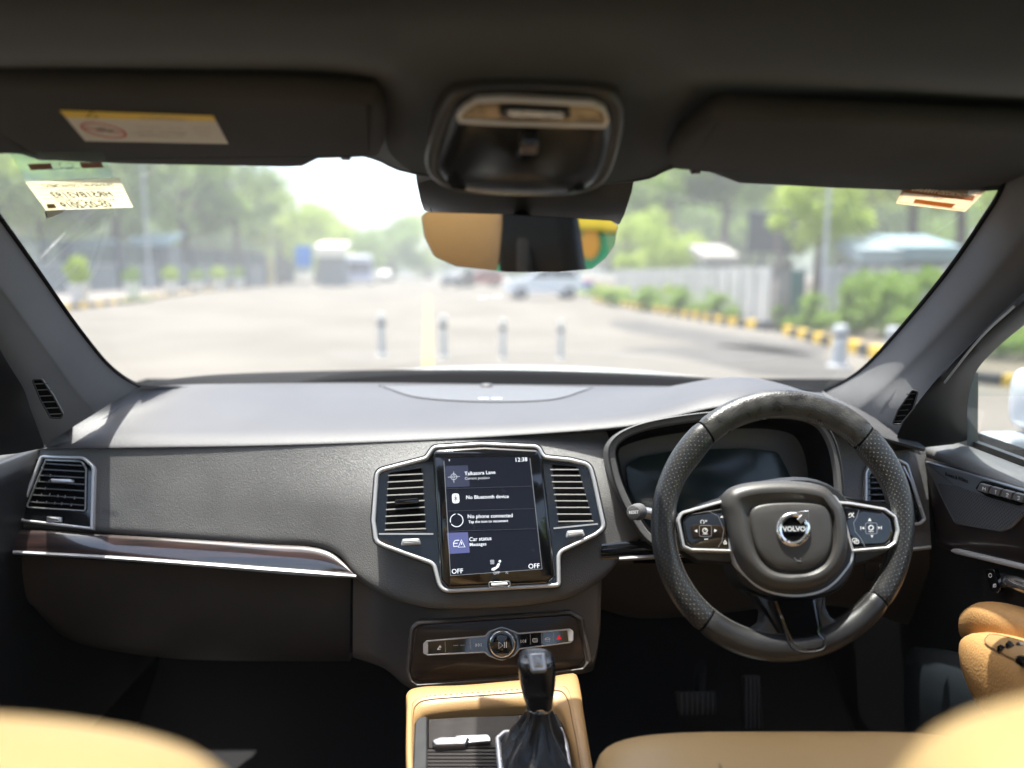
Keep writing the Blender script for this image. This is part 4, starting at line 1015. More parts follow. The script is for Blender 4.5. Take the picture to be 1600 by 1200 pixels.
cols = [spline([r[i] for r in hr], 4) for i in range(len(hr[0]))]
rr = [spline([c[j] for c in cols], 4) for j in range(len(cols[0]))]
struct(add('ceiling', grid(rr), M_HEAD, solid=.02, sharp=70))
# roof around the glass panel behind, side rails
struct(add('ceiling', J(box(-.66, -.42, -1.5, .48, Z(.195), Z(.225)), box(.42, .66, -1.5, .48, Z(.195), Z(.225)), box(-.43, .43, -1.5, -.95, Z(.195), Z(.225))), M_HEAD, smooth=False))
pg = tag(add('roof_glass', box(-.43, .43, -.96, .49, Z(.216), Z(.221)), glass_mat('roof_glass_tint', (.75, .78, .76), .3), smooth=False), 'tinted roof glass panel above the seats behind the headliner edge', 'roof window')
for s, lab in ((-1, 'left roof rail trim above the passenger side window'), (1, 'right roof rail trim above the driver side window')):
    path = spline([Vector((s * .71, .86, Z(.11))), Vector((s * .70, .75, Z(.14))), Vector((s * .69, .55, Z(.165))), Vector((s * .68, 0, Z(.18))), Vector((s * .68, -1.5, Z(.16)))], 6)
    tag(add('roof_rail', tube(path, .045, 12), M_HEAD), lab, 'roof rail')

# ================================================================== SUN VISORS
def visor(fr, outline, lab, px):
    t = thing('sun_visor', lab, 'sun visor', fr.X(*px, 0))
    add('visor_panel', fr.prof(outline, [(.004, -.020), (.0, -.016), (-.001, -.008), (.001, -.002), (.004, .0005), (.008, .002), (.012, .0028)], href=-.008, back=True), M_VISOR, t, sharp=60)
    return t
vl = Fr(300, 190, .80, (0, -.2, -.98))
VL = rpoly([(-120, 232, 10), (30, 230, 20), (62, 240, 20), (200, 246, 0), (450, 251, 0), (476, 250, 10), (500, 238, 8), (560, 236, 0), (592, 234, 6), (601, 214, 10), (602, 158, 16), (590, 141, 14), (480, 132, 0), (-120, 118, 10)])
visl = visor(vl, VL, 'left grey cloth sun visor with a yellow and white warning label', (300, 190))
vr = Fr(1330, 220, .80, (0, -.2, -.98))
VR = rpoly([(1043, 236, 8), (1044, 246, 6), (1058, 254, 6), (1105, 259, 6), (1130, 268, 12), (1150, 276, 8), (1300, 284, 0), (1500, 291, 14), (1545, 280, 20), (1760, 272, 10), (1760, 190, 10), (1600, 185, 0), (1130, 163, 0), (1108, 168, 20), (1060, 205, 14)])
visr = visor(vr, VR, 'right dark grey sun visor above the steering wheel', (1330, 210))
for fr, v, x, y in ((vl, visl, 545, 240), (vr, visr, 1085, 262)):
    add('hinge_pin', tube([P(x - 32, y - (2 if x < 800 else 4), .90), P(x + 35, y - (3 if x < 800 else -3), .90)], .0035, 8), M_DARK, v)
    add('visor_clip', lathe([(.005, -.006), (.0065, -.003), (.0065, .003), (.004, .007)], 14, Matrix.Translation(P(x - (5 if x < 800 else -2), y + 1, .905))), M_DARK, v)
# printed warning label
LB = [(93, 172.5), (333, 181), (357, 225), (133, 220.5)]
M_PAPER = mat('label_paper', (.62, .58, .50), .6, var=.04)
M_YEL = mat('label_yellow', (.75, .50, .02), .5)
M_RED = mat('label_red', (.55, .03, .04), .5); M_GREYINK = mat('label_grey_ink', (.28, .26, .24), .6)
hv = .0042
lbp = add('warning_label', vl.poly(LB, hv - .0004), M_PAPER, visl, smooth=False, label='white warning label with yellow band on the visor')
add('yellow_band', vl.poly([(93, 172.5), (333, 181), (338, 190), (104, 184)], hv), M_YEL, lbp, smooth=False)
vl.text('WARNING', (220, 186.5), (290, 188.5), hv + .0003, M_GREYINK, lbp, 'lettering', 1.0)
add('warning_symbol', vl.stroke([(136, 183), (144, 174.5), (152, 183.6)], 2.2, hv + .0004, True), M_BLACK, lbp, smooth=False)
ring = [(162 + 34 * math.cos(a) + 5 * math.sin(a), 204 + 10.5 * math.sin(a) + 5 * math.cos(a)) for a in [2 * math.pi * k / 30 for k in range(30)]]
add('prohibition_ring', J(vl.stroke(ring, 3.2, hv + .0002, True), vl.stroke([(132, 200), (192, 209)], 2.6, hv + .0003)), M_RED, lbp, smooth=False)
add('pictogram', J(vl.poly(circ(158, 203, 9, 3.5, 12), hv + .0002), vl.poly(circ(172, 205, 6, 2.5, 10), hv + .0002)), M_GREYINK, lbp, smooth=False)
g = []
for k, (x, y, L) in enumerate([(212, 198, 40), (262, 200, 22), (214, 205, 26), (248, 207, 44), (216, 212, 50), (300, 199, 30), (304, 206, 26), (310, 212, 18), (275, 213, 14)]):
    g.append(vl.stroke([(x, y), (x + L, y + L * .03)], 1.6, hv + .0002))
add('small_print', J(*g), mat('label_pale_ink', (.45, .36, .33), .6), lbp, smooth=False)

# ================================================================== OVERHEAD CONSOLE
ov = thing('overhead_console', 'black overhead console with reading lamps and a small microphone knob', 'overhead console', P(820, 215, .80))
of = Fr(820, 215, .775, (0, -.62, -.785))
OO = soft([(666, 262, 20), (672, 215, 20), (694, 158, 20), (722, 137, 14), (812, 131, 40), (935, 137, 14), (966, 152, 14), (975, 180, 16), (966, 235, 20), (948, 280, 20), (908, 303, 20), (826, 308, 40), (730, 302, 20), (686, 288, 14)])
add('housing', of.prof(OO, [(0, -.04), (-.001, .004), (.001, .010), (.004, .013), (.010, .0135), (.016, .010)], href=.01, cap=False), M_HEAD if False else mat('console_plastic', (.045, .043, .042), .3, bump=('grain', 900, .15, .0004)), ov, sharp=70)
oo = resamp([of.uv(x, y, .01) for x, y in OO], 80, 0); oc = sum(oo, Vector((0, 0))) / 80
ring = []
for k, h in [(.895, .003), (.895, .009)] + [(.895 * q,   .009 + .028 * math.sqrt(1 - q * q)) for q in (.99, .97, .93, .87, .8, .7, .58, .45, .3, .15, .03)]:
    ring.append([of.pt(*(oc + (b_ - oc) * k), h) for b_ in oo])
V, F = grid(ring, True); F.append(tuple(range(len(V) - 80, len(V))))
add('front_panel', (V, F), mat('console_gloss', (.010, .010, .011), .25, spec=.5), ov, sharp=80)
of2 = Fr(820, 215, .775, (0, -.62, -.785)); of2.o = of.o + of.n * .020
LB2 = rpoly([(713, 186, 6), (722, 172, 10), (744, 158, 10), (785, 156, 0), (926, 163, 10), (945, 172, 8), (952, 190, 6), (945, 201, 5), (880, 200, 0), (779, 197, 0), (718, 193, 5)], 6)
lmp = add('lamp_bezel', of2.rim(LB2, 5.0, .013, .0205, .0025), mat('lamp_bezel_chrome', (.80, .74, .66), .3, metal=.45), ov)
M_LENS = mat('lamp_lens', (.42, .32, .22), .12, spec=.7, coat=.6, var=.5, vscale=60)
add('lamp_lens', of2.prof(LB2, [(.003, .012), (.004, .0165), (.008, .018)], href=.016), M_LENS, lmp)
add('lamp_switch', of2.plate(rpoly([(778, 170, 4), (800, 168, 3), (890, 174, 4), (893, 186, 4), (860, 189, 3), (782, 184, 4)]), .016, .022, .002), M_DARK, lmp)
add('lamp_reflector', of2.prof(rpoly([(788, 172, 3), (880, 176, 3), (883, 185, 3), (800, 183, 3)]), [(0, .021), (.0005, .0235)], href=.023), mat('lamp_reflector_silver', (.8, .8, .78), .2, metal=1, bump=('noise', 260, 1, .003)), lmp)
add('microphone_knob', of2.prof(rpoly([(815, 212, 8), (840, 211, 8), (845, 228, 4), (844, 246, 3), (803, 246, 3), (810, 230, 4)]), [(0, .012), (.001, .022), (.004, .026)], href=.022), M_GLOSS, ov)
add('knob_cap', of2.prof(rpoly([(813, 228, 3), (840, 228, 3), (841, 241, 3), (812, 240, 3)]), [(0, .024), (.001, .029), (.003, .030)], href=.028), mat('smoked_lens', (.25, .2, .17), .15, metal=.5), ov)
for side in (0, 1):
    q = [(698, 283), (709, 272), (729, 271), (728, 298), (706, 295)] if side == 0 else [(884, 278), (905, 279), (915, 296), (886, 300)]
    gp = add('speaker_slots', of.prof(rpoly([(x, y, 3) for x, y in q]), [(0, .012), (0, .027)], href=.027), M_BLACK, ov, smooth=False)
    for k in range(4):
        x0, x1 = (703, 728) if side == 0 else (886, 909); y = 275 + k * 6 + side * 4
        add('slat', of.stroke([(x0, y), (x1, y + .5)], 2.2, .029, th=.001), M_GLOSS, gp, smooth=False)
add('panel_seam', of2.stroke([(733, 272), (880, 276)], 1.0, .0146), M_BLACK, ov, smooth=False)
# camera shroud between console and glass
sh = thing('camera_shroud', 'dark plastic camera shroud behind the rear view mirror', 'shroud', P(820, 310, .98))
a = [P(648, 268, .97), P(735, 282, .965), P(820, 286, .96), P(905, 284, .965), P(993, 281, .97)]
b = [P(664, 330, 1.06), P(740, 352, 1.05), P(815, 356, 1.05), P(900, 356, 1.05), P(966, 352, 1.06)]
for q in a: q.z += .01
rr = [spline(a, 4)]
for t, h in ((.3, .012), (.7, .012), (.95, .004), (1, -.004)):
    rr.append(spline([p.lerp(q, t) + Vector((0, -h, -h * .5)) for p, q in zip(a, b)], 4))
rr.append(spline([q + Vector((0, .05, .02)) for q in b], 4))
rr = [[r[0] + Vector((0, .05, .02))] + r + [r[-1] + Vector((0, .05, .02))] for r in rr]
add('shroud_shell', grid(rr), mat('shroud_plastic', (.030, .027, .026), .45, bump=('grain', 800, .2, .0005)), sh, sharp=50)
sf = Fr(695, 320, 1.035, (0, -.8, -.45))
add('cover_seam', sf.stroke(circ(695, 326, 22, 13, 30), .9, .004, True), M_BLACK, sh, smooth=False)

# ================================================================== REAR VIEW MIRROR
mr_ = thing('rear_view_mirror', 'frameless rear view mirror hanging below the overhead console', 'mirror', P(812, 380, .92))
ma = R(16.8); mt = R(-2.2)
mf = Fr(812, 380, .92, (math.sin(ma), -math.cos(ma), math.tan(mt)))
MO = rpoly([(658, 338, 6), (666, 330.5, 8), (780, 333.5, 0), (956, 344, 8), (966, 352, 6), (960, 384, 20), (946, 404, 14), (926, 420, 12), (872, 425.8, 0), (790, 425.3, 0), (712, 416, 20), (678, 401, 16), (663, 370, 14)], 6)
add('mirror_case', mf.prof(MO, [(.02, -.028), (.008, -.022), (.001, -.010), (0, -.002), (.0012, .0)], href=-.002, back=True), M_GLOSS, mr_)
M_MIRROR = mat('mirror_silver', (.86, .88, .88), .0, metal=1)
add('mirror_glass', mf.prof(MO, [(.0008, -.001), (.0008, .0006)], href=.0006), M_MIRROR, mr_, smooth=False)
add('mirror_stem', tube([mf.X(812, 372, -.02), P(815, 345, 1.0), P(818, 325, 1.04)], .011, 10), M_DARK, mr_)

# ================================================================== STICKERS ON THE GLASS
def gfr(x, y): 
    f = Fr(x, y, 1.0, NG); f.o = Pf(x, y, fG, .002); return f
g1 = gfr(120, 303)
M_STK = mat('cream_sticker', (.40, .37, .24), .6, var=.03)
M_STKL = mat('sticker_line', (.60, .46, .20), .6); M_BRN = mat('brown_ink', (.10, .05, .02), .6)
def translucent(m, f=.55):
    """paper on glass: light comes through it"""
    n = m.node_tree; out = [x for x in n.nodes if x.type == 'OUTPUT_MATERIAL'][0]; b = n.nodes['Principled BSDF']
    tl = n.nodes.new('ShaderNodeBsdfTranslucent'); tl.inputs[0].default_value = b.inputs['Base Color'].default_value
    if b.inputs['Base Color'].links: n.links.new(b.inputs['Base Color'].links[0].from_socket, tl.inputs[0])
    mx = n.nodes.new('ShaderNodeMixShader'); mx.inputs[0].default_value = f
    n.links.new(b.outputs[0], mx.inputs[1]); n.links.new(tl.outputs[0], mx.inputs[2]); n.links.new(mx.outputs[0], out.inputs[0])
translucent(M_STK, .8)
s1 = thing('permit_sticker', 'cream transport department sticker at the upper left of the windscreen', 'sticker', g1.X(120, 303))
add('paper', g1.poly([(39, 284), (186, 278.5), (208, 324), (72, 329)], .0012, .0006), M_STK, s1, smooth=False)
g = []
for k in range(7):
    t = .1 + k * .125
    g.append(g1.stroke([(41 + 33 * t + 4, 284 + 45 * t), (186 + 21 * t - 3, 279 + 45 * t)], .5, .0014))
add('printed_line', J(*g), M_STKL, s1, smooth=False)
hs1 = .0016
g1.text('TRANSPORT DEPARTMENT', (180, 291), (68, 293), hs1, M_BRN, s1, 'lettering', 1.35, .015)
g1.text('GOVERNMENT OF HARYANA', (165, 296.5), (91, 298), hs1, M_STKL, s1, 'lettering', 1.3)
g1.text('HR51BV3193', (178, 307), (86, 309), hs1, M_BRN, s1, 'lettering', 1.35, .02)
g1.text('AA1198472521  AA119847259', (182, 313.5), (90, 315), hs1, M_BRN, s1, 'lettering', 1.5, .0)
g1.text('05-02-2019', (177, 323), (102, 325.5), hs1, M_BRN, s1, 'lettering', 1.5, .02)
add('gold_patch', g1.poly([(72, 319), (85, 318.5), (88.5, 325.5), (75, 326)], .0016), mat('gold_foil', (.55, .33, .02), .4), s1, smooth=False)
s0 = thing('tag_film', 'clear plastic film with two brown bars above the cream sticker', 'sticker', g1.X(100, 262))
M_FILM = glass_mat('clear_film', (.80, .93, .88), .6, dust=.16, dustcol=(.75, .86, .8), rough=.2, dscale=60)
add('film', g1.prof([(14, 236), (160, 236), (178, 278), (40, 283)], [(0, .0008), (0, .0012)], href=.0012), M_FILM, s0, smooth=False)
M_BAR = mat('brown_foil', (.22, .10, .06), .5)
for q in ([(43, 256.5), (79, 255), (83, 264.5), (48, 266)], [(124, 254), (158, 253.5), (163, 262), (128, 263)]): add('brown_bar', g1.poly(q, .0018), M_BAR, s0, smooth=False)
add('antenna_line', J(g1.stroke([(83, 264), (95, 264), (100, 262), (104, 264), (125, 263)], 1.0, .0018), g1.stroke([(97, 255), (92, 255.5), (94, 260), (98, 262.5), (110, 262.5), (115, 260), (113, 255), (105, 254.5)], .9, .0019)), M_DARK, s0, smooth=False)
add('tape_scrap', g1.poly([(70, 329), (104, 327), (96, 333), (84, 338), (72, 342)], .0012), mat('torn_backing', (.8, .8, .78), .7), s0, smooth=False)
add('tick_mark', g1.stroke([(71, 331.5), (73, 339)], 2, .0018), M_DARK, s0, smooth=False)
g2 = gfr(1470, 305)
M_STK2 = mat('orange_sticker_paper', (.42, .30, .18), .6); translucent(M_STK2, .7)
M_ORG = mat('orange_ink', (.42, .15, .03), .6); translucent(M_ORG, .6)
s2 = thing('parking_sticker', 'orange bordered parking permit sticker at the upper right of the windscreen', 'sticker', g2.X(1470, 305))
add('paper', g2.poly([(1415, 284), (1546, 284), (1544, 294), (1508, 331), (1400, 318)], .0012, .0006), M_STK2, s2, smooth=False)
add('orange_band', g2.poly([(1418, 292.5), (1524, 306.5), (1519, 314), (1412, 300.5)], .0015), M_ORG, s2, smooth=False)
g2.text('AUTHORIZED PARKING', (1517, 309.5), (1424, 297.5), .0019, mat('sticker_cream_ink', (.85, .7, .5), .6), s2, 'lettering', 1.3, .04)
g2.text('1517', (1470, 313), (1455, 311), .0019, M_DARK, s2, 'lettering', 1.1)
add('orange_bar', g2.poly([(1430, 311), (1493, 319), (1487, 325), (1427, 317)], .0016), M_ORG, s2, smooth=False)
add('border_line', g2.stroke([(1419, 286), (1404, 315.5), (1506, 328), (1540, 292)], .8, .0016), M_ORG, s2, smooth=False)
add('crest', J(g2.stroke(circ(1517, 297, 10, 5, 20), .7, .0016, True), g2.stroke(circ(1517, 297, 6, 3, 16), .7, .0016, True)), M_GREYINK, s2, smooth=False)

# ================================================================== DOORS
def Fx(x, y, X, n=(-1, 0, 0)):
    f = Fr(x, y, 1, n); f.o = PX(x, y, X); d = ray(x, y); f.px = (X / d.x) / FPX if X * d.x > 0 else f.px; f.px = abs(f.px); return f
DX = .70
car_ = thing('car', 'white right hand drive car whose doors, bonnet and body surround the cabin', 'car', (0, 0, .3))
dr = sub('door', car_, 'right front door with speaker, walnut trim and tan armrest')
dl = sub('door', car_, 'left front door seen as a dark sliver beside the glove box')
for s, d, X in ((1, dr, DX), (-1, dl, -.815)):
    rr = [[Vector((X + s * o, y, Z(z))) for y in (-.12, .3, .6, .9, 1.2, 1.80)] for z, o in ((-.296, .0), (-.40, .004), (-.50, .012), (-.60, .02), (-.75, .03), (-1.04, .05))]
    add('door_panel', loft(rr, 3, 3), M_DARK if s > 0 else M_DARK, d, solid=.02)
    top = [[Vector((X + s * o, y, Z(z))) for y in (-.12, .3, .6, .9, 1.15, 1.40)] for o, z in ((.004, -.312), (-.004, -.302), (.0, -.293), (.02, -.289), (.05, -.288), (.072, -.291), (.09, -.30))]
    add('door_top', grid([spline(r, 3) for r in top]), M_DASH, d, sharp=70)
    add('window_strip', box(min(X + s * .078, X + s * .090), max(X + s * .078, X + s * .090), -.12, 1.30, Z(-.292), Z(-.283)), M_RUBBER, d, smooth=False)
    gl_ = [[Vector((X + s * (.082 - (z + .29) * .30), y, Z(z))) for y in (-.10, .6, 1.34 if z < -.2 else (1.30 if z < 0 else 1.12))] for z in (-.30, -.15, 0, .12)]
    add('window_glass', grid(gl_), glass_mat('side_glass_%s' % ('r' if s > 0 else 'l'), (.88, .92, .90), .12, dust=.02), d, smooth=False)
df_ = Fx(1520, 830, DX - .001)
WD = rpoly([(1437, 712, 4), (1650, 782, 0), (1650, 905, 0), (1487, 862, 6), (1464, 852, 4), (1456, 800, 8)])
add('wood_panel', df_.prof(WD, [(0, 0), (0, .004), (.003, .007), (.010, .008)], href=.005), M_WOODD, dr)
SP = rpoly([(1443, 719, 3), (1650, 781, 0), (1650, 790, 0), (1600, 802, 6), (1577, 826, 8), (1563, 831, 6), (1492, 819, 8), (1468, 772, 8)])
add('speaker_plate', df_.prof(SP, [(0, .006), (0, .011), (.001, .0125), (.003, .013)], href=.012), mat('dark_metal_plate', (.14, .15, .165), .33, metal=.4), dr)
gr_ = rpoly([(1466, 756, 2), (1500, 761, 0), (1640, 810, 0), (1600, 803, 2), (1576, 825, 7), (1562, 829, 5), (1493, 817.5, 7), (1470, 772, 6)])
g = df_.prof(rpoly([(1465, 755, 2), (1499, 760, 0), (1560, 783, 0), (1601, 800, 2), (1576, 824, 7), (1562, 828, 5), (1493.5, 817, 7), (1470, 772, 6)]), [(0, .0125), (0, .0134)], href=.0134)
add('speaker_grille', g, M_GRILLE, dr, uvs=[((p - df_.o).dot(df_.u), (p - df_.o).dot(df_.v)) for p in g[0]], smooth=False)
df_.text('Bowers & Wilkins', (1477, 743), (1512, 754.5), .0136, M_BLACK, dr, 'lettering', 1.0, .02)
mb = add('button_well', df_.prof(rpoly([(1523, 764, 5), (1532, 751, 6), (1545, 753, 4), (1608, 772, 5), (1606, 784, 5), (1590, 790, 5), (1540, 775, 4)]), [(0, .012), (0, .0165), (.0015, .018)], href=.017), M_BLACK, dr, label='row of seat memory buttons marked M 1 2 3')
for k, c in enumerate('M123'):
    x0 = 1530 + k * 18.2; y0 = 754.5 + k * 4.8
    b_ = add('memory_button', df_.prof(rpoly([(x0 + 2, y0, 2), (x0 + 18, y0 + 4.5, 2), (x0 + 14, y0 + 17, 2), (x0 - 3, y0 + 11.5, 2)]), [(0, .017), (0, .0205), (.001, .0225)], href=.021), M_DASH, dr)
    pass
    add('lettering', (lambda q: ([v for v in q[0]], q[1]))(df_.stroke({'M': [(x0 + 5, y0 + 11), (x0 + 5.6, y0 + 6.5), (x0 + 7.4, y0 + 9.6), (x0 + 9.8, y0 + 7.6), (x0 + 9.2, y0 + 12)], '1': [(x0 + 6.4, y0 + 7.6), (x0 + 8.2, y0 + 6.6), (x0 + 7, y0 + 12)], '2': [(x0 + 5.5, y0 + 7.5), (x0 + 8.3, y0 + 6.8), (x0 + 9, y0 + 8.6), (x0 + 5.4, y0 + 11.4), (x0 + 8.8, y0 + 12.4)], '3': [(x0 + 5.5, y0 + 6.6), (x0 + 8.8, y0 + 7.5), (x0 + 7, y0 + 9.3), (x0 + 8.6, y0 + 11), (x0 + 5, y0 + 11.8)]}[c], 1.1, .0228)), W, dr, smooth=False)
add('chrome_strip', df_.prof(rpoly([(1487, 857.5, 3), (1492, 857, 3), (1660, 897, 0), (1660, 905, 0), (1494, 866, 3), (1487, 863, 2)]), [(0, .002), (0, .013), (.0015, .016), (.003, .0165)], href=.014), M_SATIN, dr)
lk = add('lock_switch', df_.prof(rpoly([(1539, 889, 4), (1553, 889, 4), (1564, 920, 5), (1560, 926, 4), (1549, 924, 4)]), [(0, .0), (0, .006), (.001, .007)], href=.006), M_GLOSS, dr)
add('key_symbol', J(df_.stroke(circ(1547, 899, 2.4, 3, 12), 1.2, .0074, True), df_.stroke(circ(1554, 915, 2.2, 2.4, 12), 1.2, .0074, True), df_.stroke([(1551, 918), (1556, 912)], 1.1, .0075)), W, dr, smooth=False)
# door pull handle
hp = spline([P(1576, 893, 1.06), P(1574, 905, 1.05), P(1590, 912, 1.0), P(1640, 928, .93), P(1760, 965, .8)], 6)
add('door_handle', tube(hp, [.007] * 4 + [.010] * (len(hp) - 4), 12), M_CHROME, dr)
# armrest: bolster and arm pad with window switches
def blob(name, secs, m, parent, n=20, e=.75):
    """secs: (centre, half_w vector, half_h vector)"""
    rr = []
    for c, a, b in secs:
        rr.append([c + a * (abs(math.cos(q)) ** e * (1 if math.cos(q) > 0 else -1)) + b * (abs(math.sin(q)) ** e * (1 if math.sin(q) > 0 else -1)) for q in [2 * math.pi * k / n for k in range(n)]])
    rr = [list(x) for x in zip(*[spline([r[i] for r in rr], 4) for i in range(n)])]
    V, F = grid(rr, True); F.append(tuple(range(len(V) - n, len(V)))); F.append(tuple(reversed(range(n))))
    global BLOB
    BLOB = (V, F)
    return add(name, (V, F), m, parent, sharp=80)
# upper bolster
def sec(x, yt, yb, Y, depth=.03):
    a, b = P(x, yt, Y), P(x, yb, Y); c = (a + b) / 2
    return (c, Vector((depth, 0, 0)), (a - b) / 2)
blob('armrest_bolster', [sec(1513, 968, 988, 1.10, .006), sec(1516, 955, 1000, 1.09, .018), sec(1530, 945, 1004, 1.07, .025), sec(1550, 940, 1004, 1.04, .03), sec(1600, 953, 1012, .97, .035), sec(1700, 985, 1050, .86, .035), sec(1900, 1040, 1120, .72, .035)], M_TAN, dr)
blob('armrest', [sec(1517, 1002, 1014, 1.04, .005), sec(1521, 994, 1030, 1.025, .02), sec(1536, 988, 1066, .995, .032), sec(1562, 990, 1112, .95, .04), sec(1610, 1003, 1170, .885, .045), sec(1700, 1040, 1260, .78, .045), sec(1850, 1100, 1400, .66, .045)], M_TAN, dr)
arm_d = Drape(BLOB)
g = arm_d.band([(1540, 1000), (1552, 993), (1600, 1004), (1700, 1034), (1780, 1066)], [(1543, 1007), (1562, 1019), (1604, 1040), (1700, 1092), (1780, 1140)], .0015, 8, 8)
add('switch_plate', g, M_TAN2, dr)
add('plate_seam', J(arm_d.line([(1540, 1000), (1552, 993), (1600, 1004), (1700, 1034)], .0008, .0015), arm_d.line([(1540, 1000), (1543, 1007), (1562, 1019), (1604, 1040), (1700, 1092)], .0008, .0015)), MATS['dark_tan_seam'], dr)
for q in ([(1557, 1010), (1563, 1007), (1572, 1012), (1571, 1016), (1561, 1015)], [(1570, 1006), (1575, 1001), (1581, 1003), (1584, 1007), (1590, 1010), (1586, 1014), (1574, 1012)], [(1586, 1005), (1591, 1003), (1604, 1007), (1604, 1011), (1594, 1010)], [(1585, 1027), (1594, 1024), (1620, 1031), (1618, 1039), (1598, 1036)]):
    cx = sum(p[0] for p in q) / len(q); cy = sum(p[1] for p in q) / len(q); af = Fr(cx, cy, .9, (-.25, -.35, .9)); af.o = arm_d.X(cx, cy, .001)
    add('window_switch', af.prof(rpoly([(x, y, 2) for x, y in q]), [(0, -.004), (.0002, .004), (.0012, .006)], href=.004), M_GLOSS, dr)
sp_ = spline([P(1516, 1018, 1.005), P(1524, 1044, .985), P(1541, 1074, .955), P(1561, 1104, .925), P(1585, 1140, .88)], 14)
add('stitching', J(*[tube([sp_[k] + Vector((-.012, -.004, 0)), sp_[k].lerp(sp_[k + 1], .7) + Vector((-.012, -.004, 0))], .0007, 4) for k in range(0, len(sp_) - 1, 1)]), MATS['tan_thread'], dr, kind='stuff')
# lower kick speaker bulge on the door
kb_ = [sec(1430, 1010, 1180, 1.22, .02), sec(1500, 1020, 1260, 1.12, .05), sec(1600, 1060, 1380, 1.0, .05), sec(1750, 1120, 1500, .85, .05)]
blob('door_pocket', kb_, mat('door_pocket_vinyl', (.014, .018, .022), .4, bump=('grain', 600, .3, .0006)), dr)
# door frame and mirror corner trim (right)
fx = spline([P(1690, 400, .86), P(1600, 489, .97), P(1540, 541, 1.06), P(1506, 578, 1.12), P(1494, 610, 1.17), P(1489, 650, 1.21), P(1490, 694, 1.24)], 6)
fo = spline([P(1690, 378, .88), P(1590, 470, .98), P(1525, 532, 1.07), P(1470, 590, 1.13), P(1430, 640, 1.18), P(1410, 670, 1.21), P(1400, 705, 1.25)], 6)
rr = [[q + Vector((-.004, .0, .0)) for q in fo], [a.lerp(b, .35) + Vector((-.012, -.004, 0)) for a, b in zip(fo, fx)], [a.lerp(b, .7) + Vector((-.012, -.004, 0)) for a, b in zip(fo, fx)], fx, [p + Vector((.04, .03, 0)) for p in fx]]
M_FRAME = mat('frame_black', (.005, .005, .006), .55, spec=.2)
add('window_frame', grid(rr), M_FRAME, dr)
add('frame_highlight', tube(spline([P(1585, 478, .965), P(1530, 530, 1.045), P(1476, 598, 1.12)], 6), .0016, 6), M_SILVERPAINT, dr)
qf = Fx(1500, 640, .775)
add('mirror_corner_trim', qf.prof([(1488, 694), (1492, 620), (1500, 596), (1513, 582), (1512, 697)], [(0, -.01), (0, .006), (.001, .008)], href=.007), mat('corner_trim_grey', (.05, .06, .065), .3), dr)
lf_o = spline([P(-70, 378, .88), P(-40, 470, .96), P(8, 560, 1.04), P(36, 606, 1.09), P(48, 640, 1.13), P(60, 672, 1.18), P(70, 700, 1.22)], 6)
lf_i = spline([P(-190, 420, .84), P(-160, 520, .90), P(-120, 600, .95), P(-80, 650, 1.0), P(-60, 680, 1.02), P(-50, 700, 1.04), P(-40, 716, 1.05)], 6)
add('window_frame', grid([lf_o, [a_.lerp(b_, .5) + Vector((.01, -.004, 0)) for a_, b_ in zip(lf_o, lf_i)], lf_i]), M_FRAME, dl)
# left door details
dlf = Fx(12, 780, -.81, (1, 0, 0))
add('chrome_handle', dlf.prof(rpoly([(30, 724, 2), (22, 770, 4), (6, 808, 3), (-4, 812, 0), (-6, 822, 0), (6, 820, 3), (12, 800, 4), (30, 745, 4)]), [(0, 0), (0, .008), (.001, .01)], href=.009), M_SILVERPAINT, dl)
add('wood_panel', dlf.prof(rpoly([(24, 735, 2), (-60, 740, 0), (-60, 830, 0), (2, 818, 2), (16, 776, 3)]), [(0, -.003), (0, .004)], href=.004), M_WOOD, dl)

